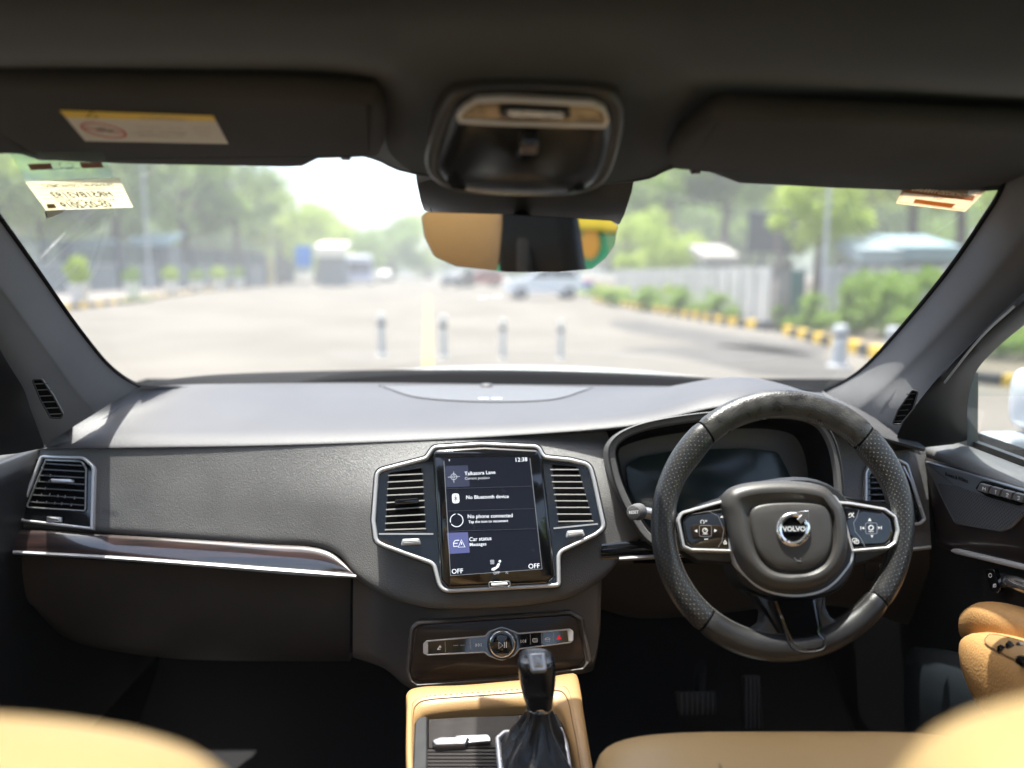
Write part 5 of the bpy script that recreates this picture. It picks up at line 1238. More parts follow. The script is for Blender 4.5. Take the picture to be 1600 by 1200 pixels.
# ================================================================== SEATS
M_TANF = mat('tan_seat_leather', (.46, .295, .13), .42, spec=.5, bump=('grain', 300, .3, .0008), var=.05, vscale=6)
def shape(secs, n=32, e=.55):
    rr = []
    for c, a, b in secs:
        rr.append([c + a * (abs(math.cos(q)) ** e * (1 if math.cos(q) > 0 else -1)) + b * (abs(math.sin(q)) ** e * (1 if math.sin(q) > 0 else -1)) for q in [2 * math.pi * k / n for k in range(n)]])
    rr = [list(x) for x in zip(*[spline([r[i] for r in rr], 4) for i in range(n)])]
    V, F = grid(rr, True); F.append(tuple(range(len(V) - n, len(V)))); F.append(tuple(reversed(range(n))))
    return V, F
def seat(cx, yb, yf, ztop, lab, bw, hz=0.0):
    t = thing('front_seat', lab, 'car seat', (cx, (yb + yf) / 2, ZF))
    v = Vector
    # cushion from back to front
    add('seat_cushion', shape([(v((cx, yb - .02, Z(-.62))), v((.24, 0, 0)), v((0, 0, .07))), (v((cx, yb + .1, Z(-.605))), v((.25, 0, 0)), v((0, 0, .075))), (v((cx, yf - .12, Z(-.595))), v((.245, 0, 0)), v((0, 0, .075))), (v((cx, yf - .03, Z(-.603))), v((.235, 0, 0)), v((0, 0, .068))), (v((cx, yf, Z(-.622))), v((.215, 0, 0)), v((0, 0, .042)))], 40, .45), M_TANF, t)
    add('seat_base', bbox_bev(cx - .22, cx + .22, yb, yf - .06, ZF + .02, Z(-.70), .02), M_DARK, t)
    # backrest, leaning
    add('backrest', shape([(v((cx, yb + .02, Z(-.66))), v((.22, 0, 0)), v((0, .06, 0))), (v((cx, yb, Z(-.5))), v((.25, 0, 0)), v((0, .075, 0))), (v((cx, yb - .02, Z(-.36))), v((bw[0], 0, 0)), v((0, .07, 0)))] + [(v((cx, yb - .03, Z(ztop - dz_))), v((w_, 0, 0)), v((0, d_, 0))) for dz_, w_, d_ in ((.10, bw[0], .065), (.04, bw[1], .06), (.016, bw[2], .05), (.005, bw[3], .035), (0, bw[4], .012))], 40, .6), M_TANF, t)
    hx = add('headrest', shape([(v((cx, yb - .10, Z(ztop + .05 + hz))), v((.07, 0, 0)), v((0, .03, 0))), (v((cx, yb - .10, Z(ztop + .07 + hz))), v((.098, 0, 0)), v((0, .05, 0))), (v((cx, yb - .10, Z(ztop + .16 + hz))), v((.110, 0, 0)), v((0, .058, 0))), (v((cx, yb - .10, Z(ztop + .24 + hz))), v((.112, 0, 0)), v((0, .05, 0))), (v((cx, yb - .10, Z(ztop + .265 + hz))), v((.10, 0, 0)), v((0, .025, 0)))], 32, .6), M_TAN, t)
    for s in (-1, 1): add('headrest_post', tube([v((cx + s * .06, yb - .08, Z(ztop - .06))), v((cx + s * .06, yb - .10, Z(ztop + .10 + hz)))], .007, 8), M_CHROME, t)
    # piping seam on cushion
    sm_ = spline([v((cx - .215, yf - .16, Z(-.580))), v((cx - .195, yf - .07, Z(-.575))), v((cx - .185, yf - .022, Z(-.592))), v((cx - .18, yf - .002, Z(-.63)))], 6)
    mid = spline([v((cx - .12, yf - .30, Z(-.5215))), v((cx - .115, yf - .15, Z(-.5185))), v((cx - .11, yf - .05, Z(-.532)))], 8)
    for s_ in (0, 1): add('seam', tube([v((2 * cx - p.x, p.y, p.z)) if s_ else p for p in mid], .0014, 6), MATS['dark_tan_seam'], t)
    add('seam', tube(sm_, .0015, 6), MATS['dark_tan_seam'], t)
    add('seam', tube([v((2 * cx - p.x, p.y, p.z)) for p in sm_], .0015, 6), MATS['dark_tan_seam'], t)
seat(.335, .28, .865, -.157, 'tan leather driver seat behind the steering wheel', (.21, .188, .165, .125, .06), .02)
seat(-.385, .325, .60, -.196, 'tan leather passenger seat at the lower left', (.275, .265, .235, .17, .09), .03)

# ================================================================== BODY SHELL BEHIND THE CAMERA, B-PILLARS
for s, lab in ((-1, 'left centre pillar with dark trim beside the passenger seat'), (1, 'right centre pillar with dark trim and seat belt')):
    t = thing('centre_pillar', lab, 'pillar', (s * .72, -.12, ZF))
    X0 = s * .72
    rr = [[Vector((s * (.735 - max(0, z + .25) * .25), y + oy, Z(z))) for y, oy in ((-.14, 0), (-.13, .02), (.17, -.02), (.21, 0))] for z in (-1.0, -.3, -.1, .19)]
    add('pillar_trim', grid(rr), M_DARK, t, solid=.03)
    if s > 0:
        add('seat_belt', J(([Vector((.655, .055, Z(.12))), Vector((.655, .085, Z(.12))), Vector((.70, .10, Z(-.6))), Vector((.70, .07, Z(-.6)))], [(0, 1, 2, 3)])), mat('belt_webbing_lit', (.42, .40, .36), .7, bump=('noise', 900, .5, .001)), t, smooth=False, solid=.002)  # belt coloured pale so it looks lit; the brightness is in the colour
        add('belt_anchor', bbox_bev(.64, .70, -.03, .03, Z(-.10), Z(.06), .012), M_DASH, t)
for s, lab in ((-1, 'left rear door trim behind the camera'), (1, 'right rear door trim behind the camera')):
    t = sub('rear_door', car_, lab)
    add('door_panel', box(min(s * .70, s * .74), max(s * .70, s * .74), -1.2, -.26, ZF - .05, Z(-.29)), M_DARK, t, smooth=False)
    add('window_glass', ([Vector((s * .74, -1.2, Z(-.29))), Vector((s * .74, -.27, Z(-.29))), Vector((s * .66, -.27, Z(.17))), Vector((s * .66, -1.2, Z(.17)))], [(0, 1, 2, 3)]), glass_mat('rear_glass_%d' % (s + 1), (.8, .84, .82), .12), t, smooth=False, solid=.004)
for s, lab in ((-1, 'left rear body quarter'), (1, 'right rear body quarter')):
    struct(add('body_side', box(min(s * .64, s * .76), max(s * .64, s * .76), -1.9, -1.2, ZF - .05, Z(.2)), M_DARK, smooth=False))
struct(add('cowl_light_block', J(box(-.95, .95, 1.62, 1.98, Z(-.33), Z(-.275)), box(-.88, -.835, 1.28, 1.95, ZF - .05, Z(-.30)), box(.835, .88, 1.28, 1.95, ZF - .05, Z(-.30))), M_BLACK, smooth=False))  # unseen boxes added to keep sun from leaking into the footwells
struct(add('rear_wall', J(box(-.76, .76, -1.95, -1.88, ZF - .05, Z(-.22)), box(-.76, .76, -1.95, -1.5, Z(.17), Z(.21))), M_DARK, smooth=False))
rs = thing('rear_bench', 'tan leather rear bench seat behind the camera', 'car seat', (0, -1.0, ZF))
add('seat_cushion', bbox_bev(-.62, .62, -1.2, -.65, Z(-.78), Z(-.62), .05, 4), M_TAN, rs)
add('backrest', bbox_bev(-.62, .62, -1.35, -1.2, Z(-.64), Z(-.12), .05, 4), M_TAN, rs)
# outer skins so that the cabin stands in a real body
M_PAINT = mat('white_car_paint', (.84, .85, .86), .25, coat=.8)
bd = car_
bn = []
for f, dz in ((0, 0), (.35, .010), (.7, .004), (1, -.05)):
    r = []
    for i in range(11):
        u = -1 + i * .2
        yn = 1.90 - .30 * u * u; yf = 2.75 - .22 * u * u
        y = yn + (yf - yn) * f; 
        z = -.283 - .035 * f - .045 * u * u - .02 * abs(u) ** 6 + dz
        r.append(Vector((u * .86, y, Z(z))))
    bn.append(r)
add('bonnet', loft(bn, 3, 4), M_PAINT, bd, solid=.02)
for s in (-1, 1):
    add('side_panel', box(min(s * .92, s * .97), max(s * .92, s * .97), -2.0, 2.4, .42, Z(-.36)), M_PAINT, bd, smooth=False)
add('front_panel', box(-.84, .84, 2.55, 2.75, .42, Z(-.42)), M_PAINT, bd, smooth=False)
for s in (-1, 1):
    for y in (-1.4, 1.75): add('wheel_tyre', lathe([(.18, -.11), (.36, -.11), (.37, -.09), (.37, .09), (.36, .11), (.18, .11)], 28, Matrix.Translation((s * 1.0, y, .37)) @ Matrix.Rotation(R(90), 4, 'Y')), M_RUBBER, bd)
# wing mirror outside the driver's window
wm = thing('wing_mirror', 'white wing mirror housing outside the right front window', 'wing mirror', (1.05, 1.47, Z(-.25)))
def hull(x0, x1, y0, y1, z0, z1):
    return shape([(Vector(((x0 + .0), (y0 + y1) / 2, (z0 + z1) / 2 + .0)), Vector((0, .02, 0)), Vector((0, 0, (z1 - z0) * .30))), (Vector((x0 + .012, (y0 + y1) / 2, (z0 + z1) / 2)), Vector((0, .05, 0)), Vector((0, 0, (z1 - z0) * .42))), (Vector((x0 + .05, (y0 + y1) / 2, (z0 + z1) / 2)), Vector((0, (y1 - y0) / 2, 0)), Vector((0, 0, (z1 - z0) * .5))), (Vector((x1, (y0 + y1) / 2, (z0 + z1) / 2)), Vector((0, (y1 - y0) / 2, 0)), Vector((0, 0, (z1 - z0) * .5)))], 28, .6)
add('mirror_housing', hull(.985, 1.25, 1.40, 1.54, Z(-.312), Z(-.182)), M_PAINT, wm)
add('mirror_foot', hull(.93, 1.15, 1.44, 1.50, Z(-.36), Z(-.31)), mat('grey_mirror_foot', (.3, .34, .38), .4), wm)
# ================================================================== OUTSIDE: GROUND AND ROAD
M_ASPH = mat('dusty_asphalt', (.108, .097, .083), .9, spec=.2, col2=(.165, .149, .128), vscale=.3, bump=('noise', 40, .4, .01))
M_DIRT = mat('dusty_ground', (.12, .10, .075), .95, spec=.1, col2=(.17, .145, .115), vscale=.5)
M_PAVE = mat('pavement_slab', (.17, .15, .135), .9, var=.12, vscale=.9)
M_GRASS = mat('short_grass', (.07, .14, .03), .9, var=.4, vscale=2)
M_YELP = mat('yellow_paint', (.62, .40, .03), .7, var=.12, vscale=6)
M_BLKP = mat('black_paint', (.03, .03, .035), .7)
struct(add('ground', box(-700, 700, -60, 900, -.3, 0), M_DIRT, smooth=False))
def flat(pts, z): return ([Vector((p.x, p.y, z)) for p in pts], [tuple(range(len(pts)))])
road = [G(-700, 640), G(60, 492), G(200, 474), G(380, 448), G(560, 436), G(640, 431), G(700, 431), G(900, 446), G(960, 474), G(1200, 517), G(1300, 545), G(1560, 610), G(2400, 800)]
road = [Vector((-16, -30, 0)), Vector((-16, 8, 0))] + road[1:12] + [Vector((9, 9, 0)), Vector((9, -30, 0))]
struct(add('road', flat(road, .004), M_ASPH, smooth=False))
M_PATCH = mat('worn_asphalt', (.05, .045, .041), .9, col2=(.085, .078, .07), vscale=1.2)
M_PALE = mat('pale_dust_on_road', (.135, .122, .104), .95, col2=(.115, .105, .092), vscale=1.5)
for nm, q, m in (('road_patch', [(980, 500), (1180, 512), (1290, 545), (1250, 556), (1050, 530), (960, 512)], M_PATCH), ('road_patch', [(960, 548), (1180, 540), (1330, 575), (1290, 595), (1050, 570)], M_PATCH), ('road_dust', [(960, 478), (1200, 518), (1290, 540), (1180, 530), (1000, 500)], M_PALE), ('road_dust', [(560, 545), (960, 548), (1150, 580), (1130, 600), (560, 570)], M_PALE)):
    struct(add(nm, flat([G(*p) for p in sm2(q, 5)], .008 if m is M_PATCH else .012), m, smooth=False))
struct(add('centre_line', flat([G(661, 575), G(676, 575), G(670.5, 462), G(666.5, 462)], .016), mat('faded_yellow_line', (.38, .28, .07), .8, col2=(.26, .21, .09), vscale=4), smooth=False))
# left pavement with grass strip
Lk = [G(-300, 505), G(60, 489), G(200, 471), G(380, 446.5), G(470, 439)]
Lb = [G(-300, 474), G(60, 465), G(200, 455), G(380, 441), G(470, 434)]
struct(add('pavement', (lambda n: ([Vector((p.x, p.y, .14)) for p in Lk + Lb] + [Vector((p.x, p.y, -.05)) for p in Lk], [(i, i + 1, n + i + 1, n + i) for i in range(n - 1)] + [(2 * n + i, 2 * n + i + 1, i + 1, i) for i in range(n - 1)]))(5), M_PAVE, smooth=False))

def box_along(a, b, w, z0, z1, m, name, parent=None, bev=.0, y_off=0):
    d = (b - a); d.z = 0; L = d.length; d.normalize(); n = Vector((-d.y, d.x, 0))
    V = []
    for z in (z0, z1):
        for p, s in ((a, -1), (b, -1), (b, 1), (a, 1)): V.append(Vector((p.x, p.y, z)) + n * (s * w / 2))
    return add(name, (V, [(0, 3, 2, 1), (4, 5, 6, 7), (0, 1, 5, 4), (1, 2, 6, 5), (2, 3, 7, 6), (3, 0, 4, 7)]), m, parent, smooth=False, bevel=bev)
def kerb(pts, lab, step, w=.16, h=.22, start=0):
    t = thing('painted_kerb', lab, 'kerb', pts[0]); path = []
    for a, b in zip(pts, pts[1:]):
        n = max(1, int((b - a).length / step)); path += [a.lerp(b, k / n) for k in range(n)]
    path.append(pts[-1])
    for i, (a, b) in enumerate(zip(path, path[1:])):
        box_along(a, a.lerp(b, .97), w, 0, h, M_YELP if (i + start) % 2 == 0 else M_BLKP, 'kerb_stone', t, .02)
    return t
kerb([G(930, 472), G(1000, 485), G(1085, 499), G(1140, 509), G(1200, 517)], 'yellow and black kerb in front of the clipped hedge', .45)
kerb([G(1228, 524), G(1275, 536), G(1330, 550), G(1400, 570), G(1500, 596)], 'yellow and black kerb behind the grey bollard on the right', .42)
kerb([G(60, 490), G(200, 472), G(380, 447.5)], 'faded yellow and black kerb along the left pavement', .9, .2, .2)
# kerb seen through the side window
kerb([G(1500, 596), G(1640, 610), G(1800, 618)], 'yellow and black kerb seen through the driver side window', .38, .14, .15, 1)

# ------------------------------------------------------------------ foliage
def leaves(n, rx, ry, rz, size, seed, clumps=26, z0=0.0, hollow=.55):
    rng = np.random.default_rng(seed)
    cc = rng.normal(size=(clumps, 3)); cc /= np.linalg.norm(cc, axis=1)[:, None]; cc *= rng.uniform(hollow, 1, (clumps, 1)) ** .6
    k = rng.integers(0, clumps, n); rad = rng.uniform(.18, .42, clumps)[k][:, None]
    d = rng.normal(size=(n, 3)); d /= np.linalg.norm(d, axis=1)[:, None]; d *= rng.uniform(0, 1, (n, 1)) ** .45 * rad
    p = (cc[k] * .78 + d) * np.array([rx, ry, rz]); p[:, 2] += z0
    a = rng.normal(size=(n, 3)); a /= np.linalg.norm(a, axis=1)[:, None]
    b = np.cross(a, rng.normal(size=(n, 3))); b /= np.linalg.norm(b, axis=1)[:, None]
    s = size * rng.uniform(.5, 1.15, (n, 1)); a = a * s; b = b * s * .6
    V = np.stack([p - a, p - b * .9, p + a, p + b * .9], 1).reshape(-1, 3)
    return V, n
def leaf_mesh(name, V, n, m, extra=None):
    me = bpy.data.meshes.new(name)
    me.vertices.add(len(V)); me.vertices.foreach_set('co', V.astype(np.float32).ravel())
    me.loops.add(n * 4); me.loops.foreach_set('vertex_index', np.arange(n * 4, dtype=np.int32))
    me.polygons.add(n); me.polygons.foreach_set('loop_start', np.arange(0, n * 4, 4, dtype=np.int32))
    me.update(calc_edges=True); me.materials.append(m)
    return me
def leaf_mat(name, c, c2, sc_=1.5):
    m = mat(name, c, .6, col2=c2, vscale=sc_, spec=.3); translucent(m, .4); return m
M_LF = [leaf_mat('leaf_green', (.15, .24, .04), (.29, .42, .08)), leaf_mat('leaf_bright', (.28, .38, .05), (.46, .56, .11)), leaf_mat('leaf_dull', (.14, .21, .06), (.25, .34, .10))]
M_BARK = mat('bark', (.10, .075, .055), .9, var=.3, vscale=6)
tree_protos = []
for v in range(6):
    V, n = leaves(5200, 1, 1, .78, .052, 11 + v, 24 + 3 * v)
    tree_protos.append(leaf_mesh('crown', V, n, M_LF[v % 3]))
trunks = []
for v in range(3):
    rnd = random.Random(v)
    g = [tube([Vector((0, 0, -2.0)), Vector((.03, 0, -1.2)), Vector((.0, .03, -.5)), Vector((.02, 0, .1))], [.075, .055, .045, .02], 8)]
    for k in range(6):
        a = k * 1.05 + rnd.random(); g.append(tube([Vector((0, 0, -.75 + .08 * k)), Vector((.25 * math.cos(a), .25 * math.sin(a), -.4 + .08 * k)), Vector((.6 * math.cos(a), .6 * math.sin(a), .05 + .05 * k))], [.03, .02, .008], 6))
    V, F = J(*g); me = bpy.data.meshes.new('trunk'); me.from_pydata([tuple(p) for p in V], [], F); me.materials.append(M_BARK); me.shade_smooth(); trunks.append(me)
def tree(x, d, h, r, v, lab):
    p = G(x, 425 + CAM.z * FPX / d); 
    s = r; cz = h - r * .78
    t = bpy.data.objects.new('roadside_tree', None); COL.objects.link(t); t.location = (p.x, p.y, cz); t.scale = (s, s, s); t.rotation_euler = (0, 0, random.random() * 6)
    t['label'] = lab; t['category'] = 'tree'; t['group'] = 'trees along the avenue'
    o = bpy.data.objects.new('crown', tree_protos[v]); COL.objects.link(o); o.parent = t
    k = bpy.data.objects.new('trunk', trunks[v % 3]); COL.objects.link(k); k.parent = t; k.scale = (1, 1, cz / s / 2.0)
T_ = [(-60, 54, 13.5, 6.5, 2, 'tall dull green tree at the far left edge behind the grey fence'),
 (70, 60, 13.5, 6.5, 1, 'bright green tree above the leftmost fence pier'),
 (190, 64, 14.5, 7, 2, 'dull green tree behind the first blue shed on the left'),
 (290, 70, 15, 7, 0, 'broad tree behind the third fence pier'),
 (375, 78, 13.5, 6, 2, 'grey green tree behind the small white planters'),
 (440, 94, 13.5, 6.5, 1, 'light green tree above the yellow gate post'),
 (495, 105, 10.5, 6.5, 1, 'light green tree above the blue road sign'),
 (545, 120, 10.5, 6.5, 0, 'green tree above the white bus'),
 (610, 130, 12, 8, 0, 'dark tree standing where the road narrows'),
 (670, 160, 14, 9, 1, 'pale distant tree at the end of the road left of the mirror'),
 (740, 150, 13, 9, 2, 'distant tree hidden partly by the rear view mirror'),
 (830, 120, 13, 9, 0, 'distant tree behind the white parked car'),
 (900, 100, 13, 8, 1, 'tree right of the mirror beyond the hedge end'),
 (975, 74, 15, 6.375, 2, 'dull green tree just right of the camera shroud'),
 (1045, 60, 14, 5.95, 0, 'large dark green tree left of the grey billboard'),
 (1020, 48, 5.5, 3.2, 1, 'small bright tree over the white wall'),
 (1130, 62, 15, 5.95, 2, 'tall tree directly behind the grey billboard'),
 (1215, 70, 15, 5.95, 0, 'tall tree behind the gate pillar'),
 (1275, 34, 6.4, 2.6, 1, 'yellow green tree beside the green gate'),
 (1340, 60, 12.5, 4.675, 1, 'bright yellow green tree above the blue shed roofs'),
 (1415, 46, 12, 4.675, 1, 'bright leafy tree near the right pillar'),
 (1490, 44, 13, 5.1, 2, 'dull green tree below the orange permit sticker'),
 (1570, 40, 13, 5.525, 0, 'dense tree at the right edge of the windscreen'),
 (1720, 26, 9, 5, 1, 'green tree outside the driver side window'),
 (20, 95, 15, 9, 0, 'dark background tree between the first two fence piers'), (130, 100, 15, 9, 2, 'hazy background tree left of the leaning pole'), (240, 105, 15, 9, 0, 'hazy background tree above the second blue shed'), (335, 110, 14, 9, 2, 'hazy background tree above the far planters'), (420, 125, 13, 9, 2, 'hazy background tree behind the gate piers'),
 (1000, 105, 14, 9, 2, 'hazy background tree above the far end of the white wall'), (1090, 95, 14, 9, 0, 'hazy background tree left behind the billboard'), (1190, 95, 14, 9, 2, 'hazy background tree right behind the billboard'), (1290, 90, 13, 8, 0, 'hazy background tree behind the slim pale pole'), (1400, 85, 12, 8, 2, 'hazy background tree above the right blue shed'), (1500, 80, 13, 8, 0, 'hazy background tree near the right pillar')]
for a in T_: tree(*a)
V, n = leaves(16000, 300, 12, 9, 1.9, 5, 120, 6, .0)
rng = np.random.default_rng(3)
V = V.reshape(-1, 4, 3); off = np.zeros((n, 3)); off[:, 0] = rng.uniform(-260, 260, n) - V[:, :, 0].mean(1); V = (V + off[:, None, :]).reshape(-1, 3); V[:, 1] += 290
fw_ = bpy.data.objects.new('far_trees', leaf_mesh('far_trees', V, n, M_LF[0])); COL.objects.link(fw_); fw_['kind'] = 'stuff'
fw_['label'] = 'distant line of trees closing the end of the avenue'; fw_['category'] = 'trees'
# hedges and bushes
hp_ = [leaf_mesh('foliage', *leaves(3200, 1, 1, 1, .075, 40 + k, 20, 0, .3), M_LF[k % 2]) for k in range(3)]
def bush(p, rx, ry, rz, v, name, lab, cat, group, rz_=0.0):
    o = bpy.data.objects.new(name, hp_[v]); COL.objects.link(o); o.location = (p.x, p.y, rz * .62); o.scale = (rx, ry, rz * .85); o.rotation_euler = (0, 0, rz_)
    tag(o, lab, cat, group)
hz = [(952, 468, 1.6, .5, 1, 'low bright hedge clump nearest the parked white car'), (1000, 478, 1.6, .5, 0, 'second hedge clump along the kerb right of the road'), (1052, 486, 1.4, .55, 0, 'hedge clump in front of the white wall'), (1105, 493, 1.2, .6, 0, 'dense hedge clump above the painted kerb'), (1160, 502, 1.0, .62, 0, 'rounded hedge end beside the gate pillar'), (1080, 480, 1.2, .95, 1, 'yellowish shrub rising against the white wall')]
for k, (x, y, r, h, v, lab) in enumerate(hz): bush(G(x, y), r * 1.35, .8, h * 1.25, v, 'hedge', lab, 'hedge', 'hedge clumps along the kerb', .5)
for x, y, r, h, v, lab in ((1250, 517, .75, .62, 0, 'small round green bush right of the gate'), (1310, 522, .9, .9, 0, 'bushy shrub behind the grey bollard'), (1365, 524, 1.1, 1.25, 2, 'tall yellowish shrub in front of the ribbed wall'), (1430, 530, 1.0, 1.15, 0, 'green shrub at the foot of the right pillar'), (1600, 560, 1.0, .75, 0, 'green bush seen through the driver side window'), (1700, 565, 1.1, .8, 1, 'light bush behind the wing mirror')):
    bush(G(x, y), r, r * .8, h, v, 'shrub', lab, 'bush', 'shrubs on the right verge')
gs_ = add('grass_strip', flat([G(186, 476), G(236, 470), G(240, 467), G(196, 470)], .15), M_GRASS, smooth=False); gs_['kind'] = 'stuff'
# ------------------------------------------------------------------ bollards
M_STEEL = mat('dull_steel', (.48, .48, .46), .6, metal=0, var=.2, vscale=12)
def bollard(x, yb, yt, wpx, lab, m=M_STEEL):
    p = G(x, yb); d = p.y; h = (yb - yt) / FPX * d * 1.0; r = wpx / FPX * d / 2
    t = thing('bollard', lab, 'bollard', (p.x, p.y, 0), 'bollards on the road')
    add('post', lathe([(r * 1.0, 0), (r, h * .93), (r * .9, h * .98), (r * .5, h), (0, h)], 18), m, t, local=True)
    add('base_plate', lathe([(r * 1.7, 0), (r * 1.7, .015), (r * 1.1, .03)], 18), m, t, local=True)
    add('band', lathe([(r * 1.04, h * .70), (r * 1.04, h * .80)], 18), mat('dark_band', (.05, .05, .05), .5), t, local=True)
bollard(597, 556, 490, 12, 'steel bollard left of the yellow centre line')
bollard(693, 560, 492, 11, 'steel bollard just right of the yellow centre line')
bollard(786, 561, 498, 9, 'thin bollard in the middle below the mirror')
bollard(876, 561, 501, 9, 'rightmost thin bollard of the row across the road')
M_CONC = mat('pale_grey_concrete', (.42, .43, .44), .8, var=.1)
bollard(1310, 572, 507, 22, 'thick pale grey bollard in front of the right kerb', M_CONC)
bollard(1392, 570, 510, 20, 'pale bollard half hidden by the right windscreen pillar', M_CONC)
# ------------------------------------------------------------------ planters
M_POT = mat('white_planter', (.62, .61, .58), .7, var=.06)
pr_lab = ['large white planter with the tallest bright shrub on the left pavement', 'white planter with a sparse plant second from the left', 'white planter with a round bright plant', 'small white planter in front of the grey wall', 'small planter with orange flowers', 'farthest white planter near the gate']
for k, (x, y, hp, hb, w, v) in enumerate([(125, 478, 30, 50, 33, 1), (208, 470, 24, 24, 26, 0), (268, 463, 20, 26, 24, 1), (308, 458, 15, 20, 24, 0), (342, 455, 15, 24, 26, 1), (373, 452, 14, 20, 20, 0)]):
    p = G(x, y); d = p.y; q = d / FPX; H = hp * q; r = w * q / 2
    t = thing('planter', pr_lab[k], 'planter', (p.x, p.y, .14), 'white planters on the left pavement')
    add('pot', lathe([(r * .62, 0), (r * .95, H * .9), (r, H * .9), (r, H), (r * .85, H), (r * .8, H * .9), (0, H * .88)], 20), M_POT, t, local=True)
    o = bpy.data.objects.new('plant', hp_[v]); COL.objects.link(o); o.parent = t; o.location = (0, 0, H + hb * q * .45); o.scale = (r * 1.2, r * 1.2, hb * q * .62)
# ------------------------------------------------------------------ left fence: low wall, piers, railings
M_WALLG = mat('grey_wall', (.17, .19, .20), .85, var=.12, vscale=1)
M_PIER = mat('slate_pier', (.05, .062, .08), .7, var=.15)
M_RAIL = mat('green_grey_railing', (.06, .09, .085), .6)
fa, fb = G(-120, 470.5), G(412, 445.5)
fe = thing('boundary_fence', 'grey boundary wall with slate piers and upright railings on the left', 'fence', fa)
box_along(fa, fb, .25, 0, 1.9, M_WALLG, 'low_wall', fe)
box_along(fa, fb, .32, 1.9, 2.05, mat('wall_cap', (.26, .27, .28), .8), 'coping', fe)
NPI = 9
for k in range(NPI):
    a = fa.lerp(fb, k / (NPI - 1)); b = fa.lerp(fb, min(1, k / (NPI - 1) + .018)) if k < NPI - 1 else fb + (fb - fa) * .015
    box_along(a, b, .6, 0, 3.5, M_PIER, 'pier', fe, .03)
nb = 150
for k in range(nb):
    a = fa.lerp(fb, (k + .5) / nb); box_along(a, a + (fb - fa).normalized() * .09, .08, 2.05, 3.5, M_RAIL, 'railing_bar', fe)
box_along(fa, fb, .04, 3.3, 3.36, M_RAIL, 'rail', fe)
# gate houses farther along
for x, w, yb, h, lab in ((372, 22, 446, 3.6, 'dark slate gate pier left of the pair at the end of the fence'), (398, 30, 445, 4.0, 'wide slate gate block at the end of the fence'), (440, 14, 443, 3.9, 'narrow dark gate pier left of the blue sign'), (452, 12, 442, 3.8, 'dark post block directly beside the blue sign')):
    p = G(x, yb); q = p.y / FPX * w
    t = thing('gate_pier', lab, 'gate pier', p)
    add('pier_block', bbox_bev(p.x - q / 2, p.x + q / 2, p.y - .5, p.y + .5, 0, h * .85, .03), M_PIER, t); add('cap', bbox_bev(p.x - q / 2 - .1, p.x + q / 2 + .1, p.y - .6, p.y + .6, h * .85, h * .9, .03), M_WALLG, t)
M_BLUE = mat('pale_blue_sheet', (.30, .42, .48), .5)
def shed(x0, x1, yt, yb, d, lab, m=None, wall=None):
    a, b = P(x0, yt, d), P(x1, yb, d)
    t = thing('shed', lab, 'shed', (a.x, d, 0))
    zt, zb = a.z, b.z
    V = [Vector((a.x, d - .6, zb)), Vector((b.x, d - .6, zb)), Vector((b.x, d + 2.5, zt + .3)), Vector((a.x, d + 2.5, zt + .3)), Vector((a.x, d - .6, zt)), Vector((b.x, d - .6, zt)), Vector((b.x, d + 2.5, zt + .6)), Vector((a.x, d + 2.5, zt + .6))]
    add('roof_sheet', (V, [(0, 3, 2, 1), (4, 5, 6, 7), (0, 1, 5, 4), (1, 2, 6, 5), (2, 3, 7, 6), (3, 0, 4, 7)]), m or M_BLUE, t, smooth=False)
    add('wall', box(a.x + .2, b.x - .2, d, d + 2.2, 0, zb + .05), wall or M_WALLG, t, smooth=False)
shed(100, 158, 384, 392, 60, 'pale blue roofed shed behind the fence right of the first pier')
shed(206, 268, 373, 384, 64, 'second pale blue roofed shed behind the fence')
shed(1335, 1400, 390, 412, 32, 'pale blue shed roof over the ribbed wall, left one', mat('pale_blue_white', (.26, .32, .35), .6))
shed(1402, 1490, 386, 408, 33, 'pale blue shed roof over the ribbed wall, right one near the pillar', mat('sky_blue_sheet', (.22, .31, .36), .6))
shed(1095, 1150, 400, 414, 36, 'cream and grey hut roof above the white wall', mat('cream_sheet', (.30, .28, .25), .7))
shed(493, 540, 386, 402, 78, 'cream canopy left of the white bus', mat('cream_canopy', (.70, .66, .56), .7))
# ------------------------------------------------------------------ right walls
M_WW = mat('whitewashed_wall', (.36, .35, .33), .85, col2=(.46, .45, .43), vscale=1.3)
def panel_wall(a, b, n, h, m, lab, rib):
    t = thing('panel_wall', lab, 'wall', a)
    for k in range(n):
        p, q = a.lerp(b, k / n), a.lerp(b, (k + .965) / n); box_along(p, q, .12, 0, h, m, 'wall_panel', t, .01)
        r = a.lerp(b, (k + .9825) / n); box_along(r, r + (b - a).normalized() * .09, .22, 0, h + .05, rib, 'post', t)
panel_wall(G(962, 462), G(1205, 514), 22, 1.55, M_WW, 'whitewashed panel wall behind the hedge on the right', M_WW)
panel_wall(G(1288, 511), G(1640, 506), 16, 1.55, mat('grey_panel', (.36, .36, .35), .85, var=.1, vscale=2), 'grey ribbed panel wall behind the tall shrubs', mat('panel_post', (.27, .27, .26), .85))
p = G(1217, 516); t = thing('gate_pillar', 'weathered concrete gate pillar at the end of the white wall', 'pillar', p)
add('shaft', bbox_bev(p.x - .17, p.x + .17, p.y - .2, p.y + .2, 0, 1.62, .02), mat('weathered_pillar', (.30, .27, .24), .9, col2=(.13, .12, .11), vscale=4), t); add('cap', bbox_bev(p.x - .22, p.x + .22, p.y - .25, p.y + .25, 1.62, 1.70, .02), MATS['weathered_pillar'], t)
p = G(1248, 506); t = thing('metal_gate', 'dark green sheet metal gate between the two walls', 'gate', p)
M_GG = mat('dark_green_gate', (.03, .10, .08), .5)
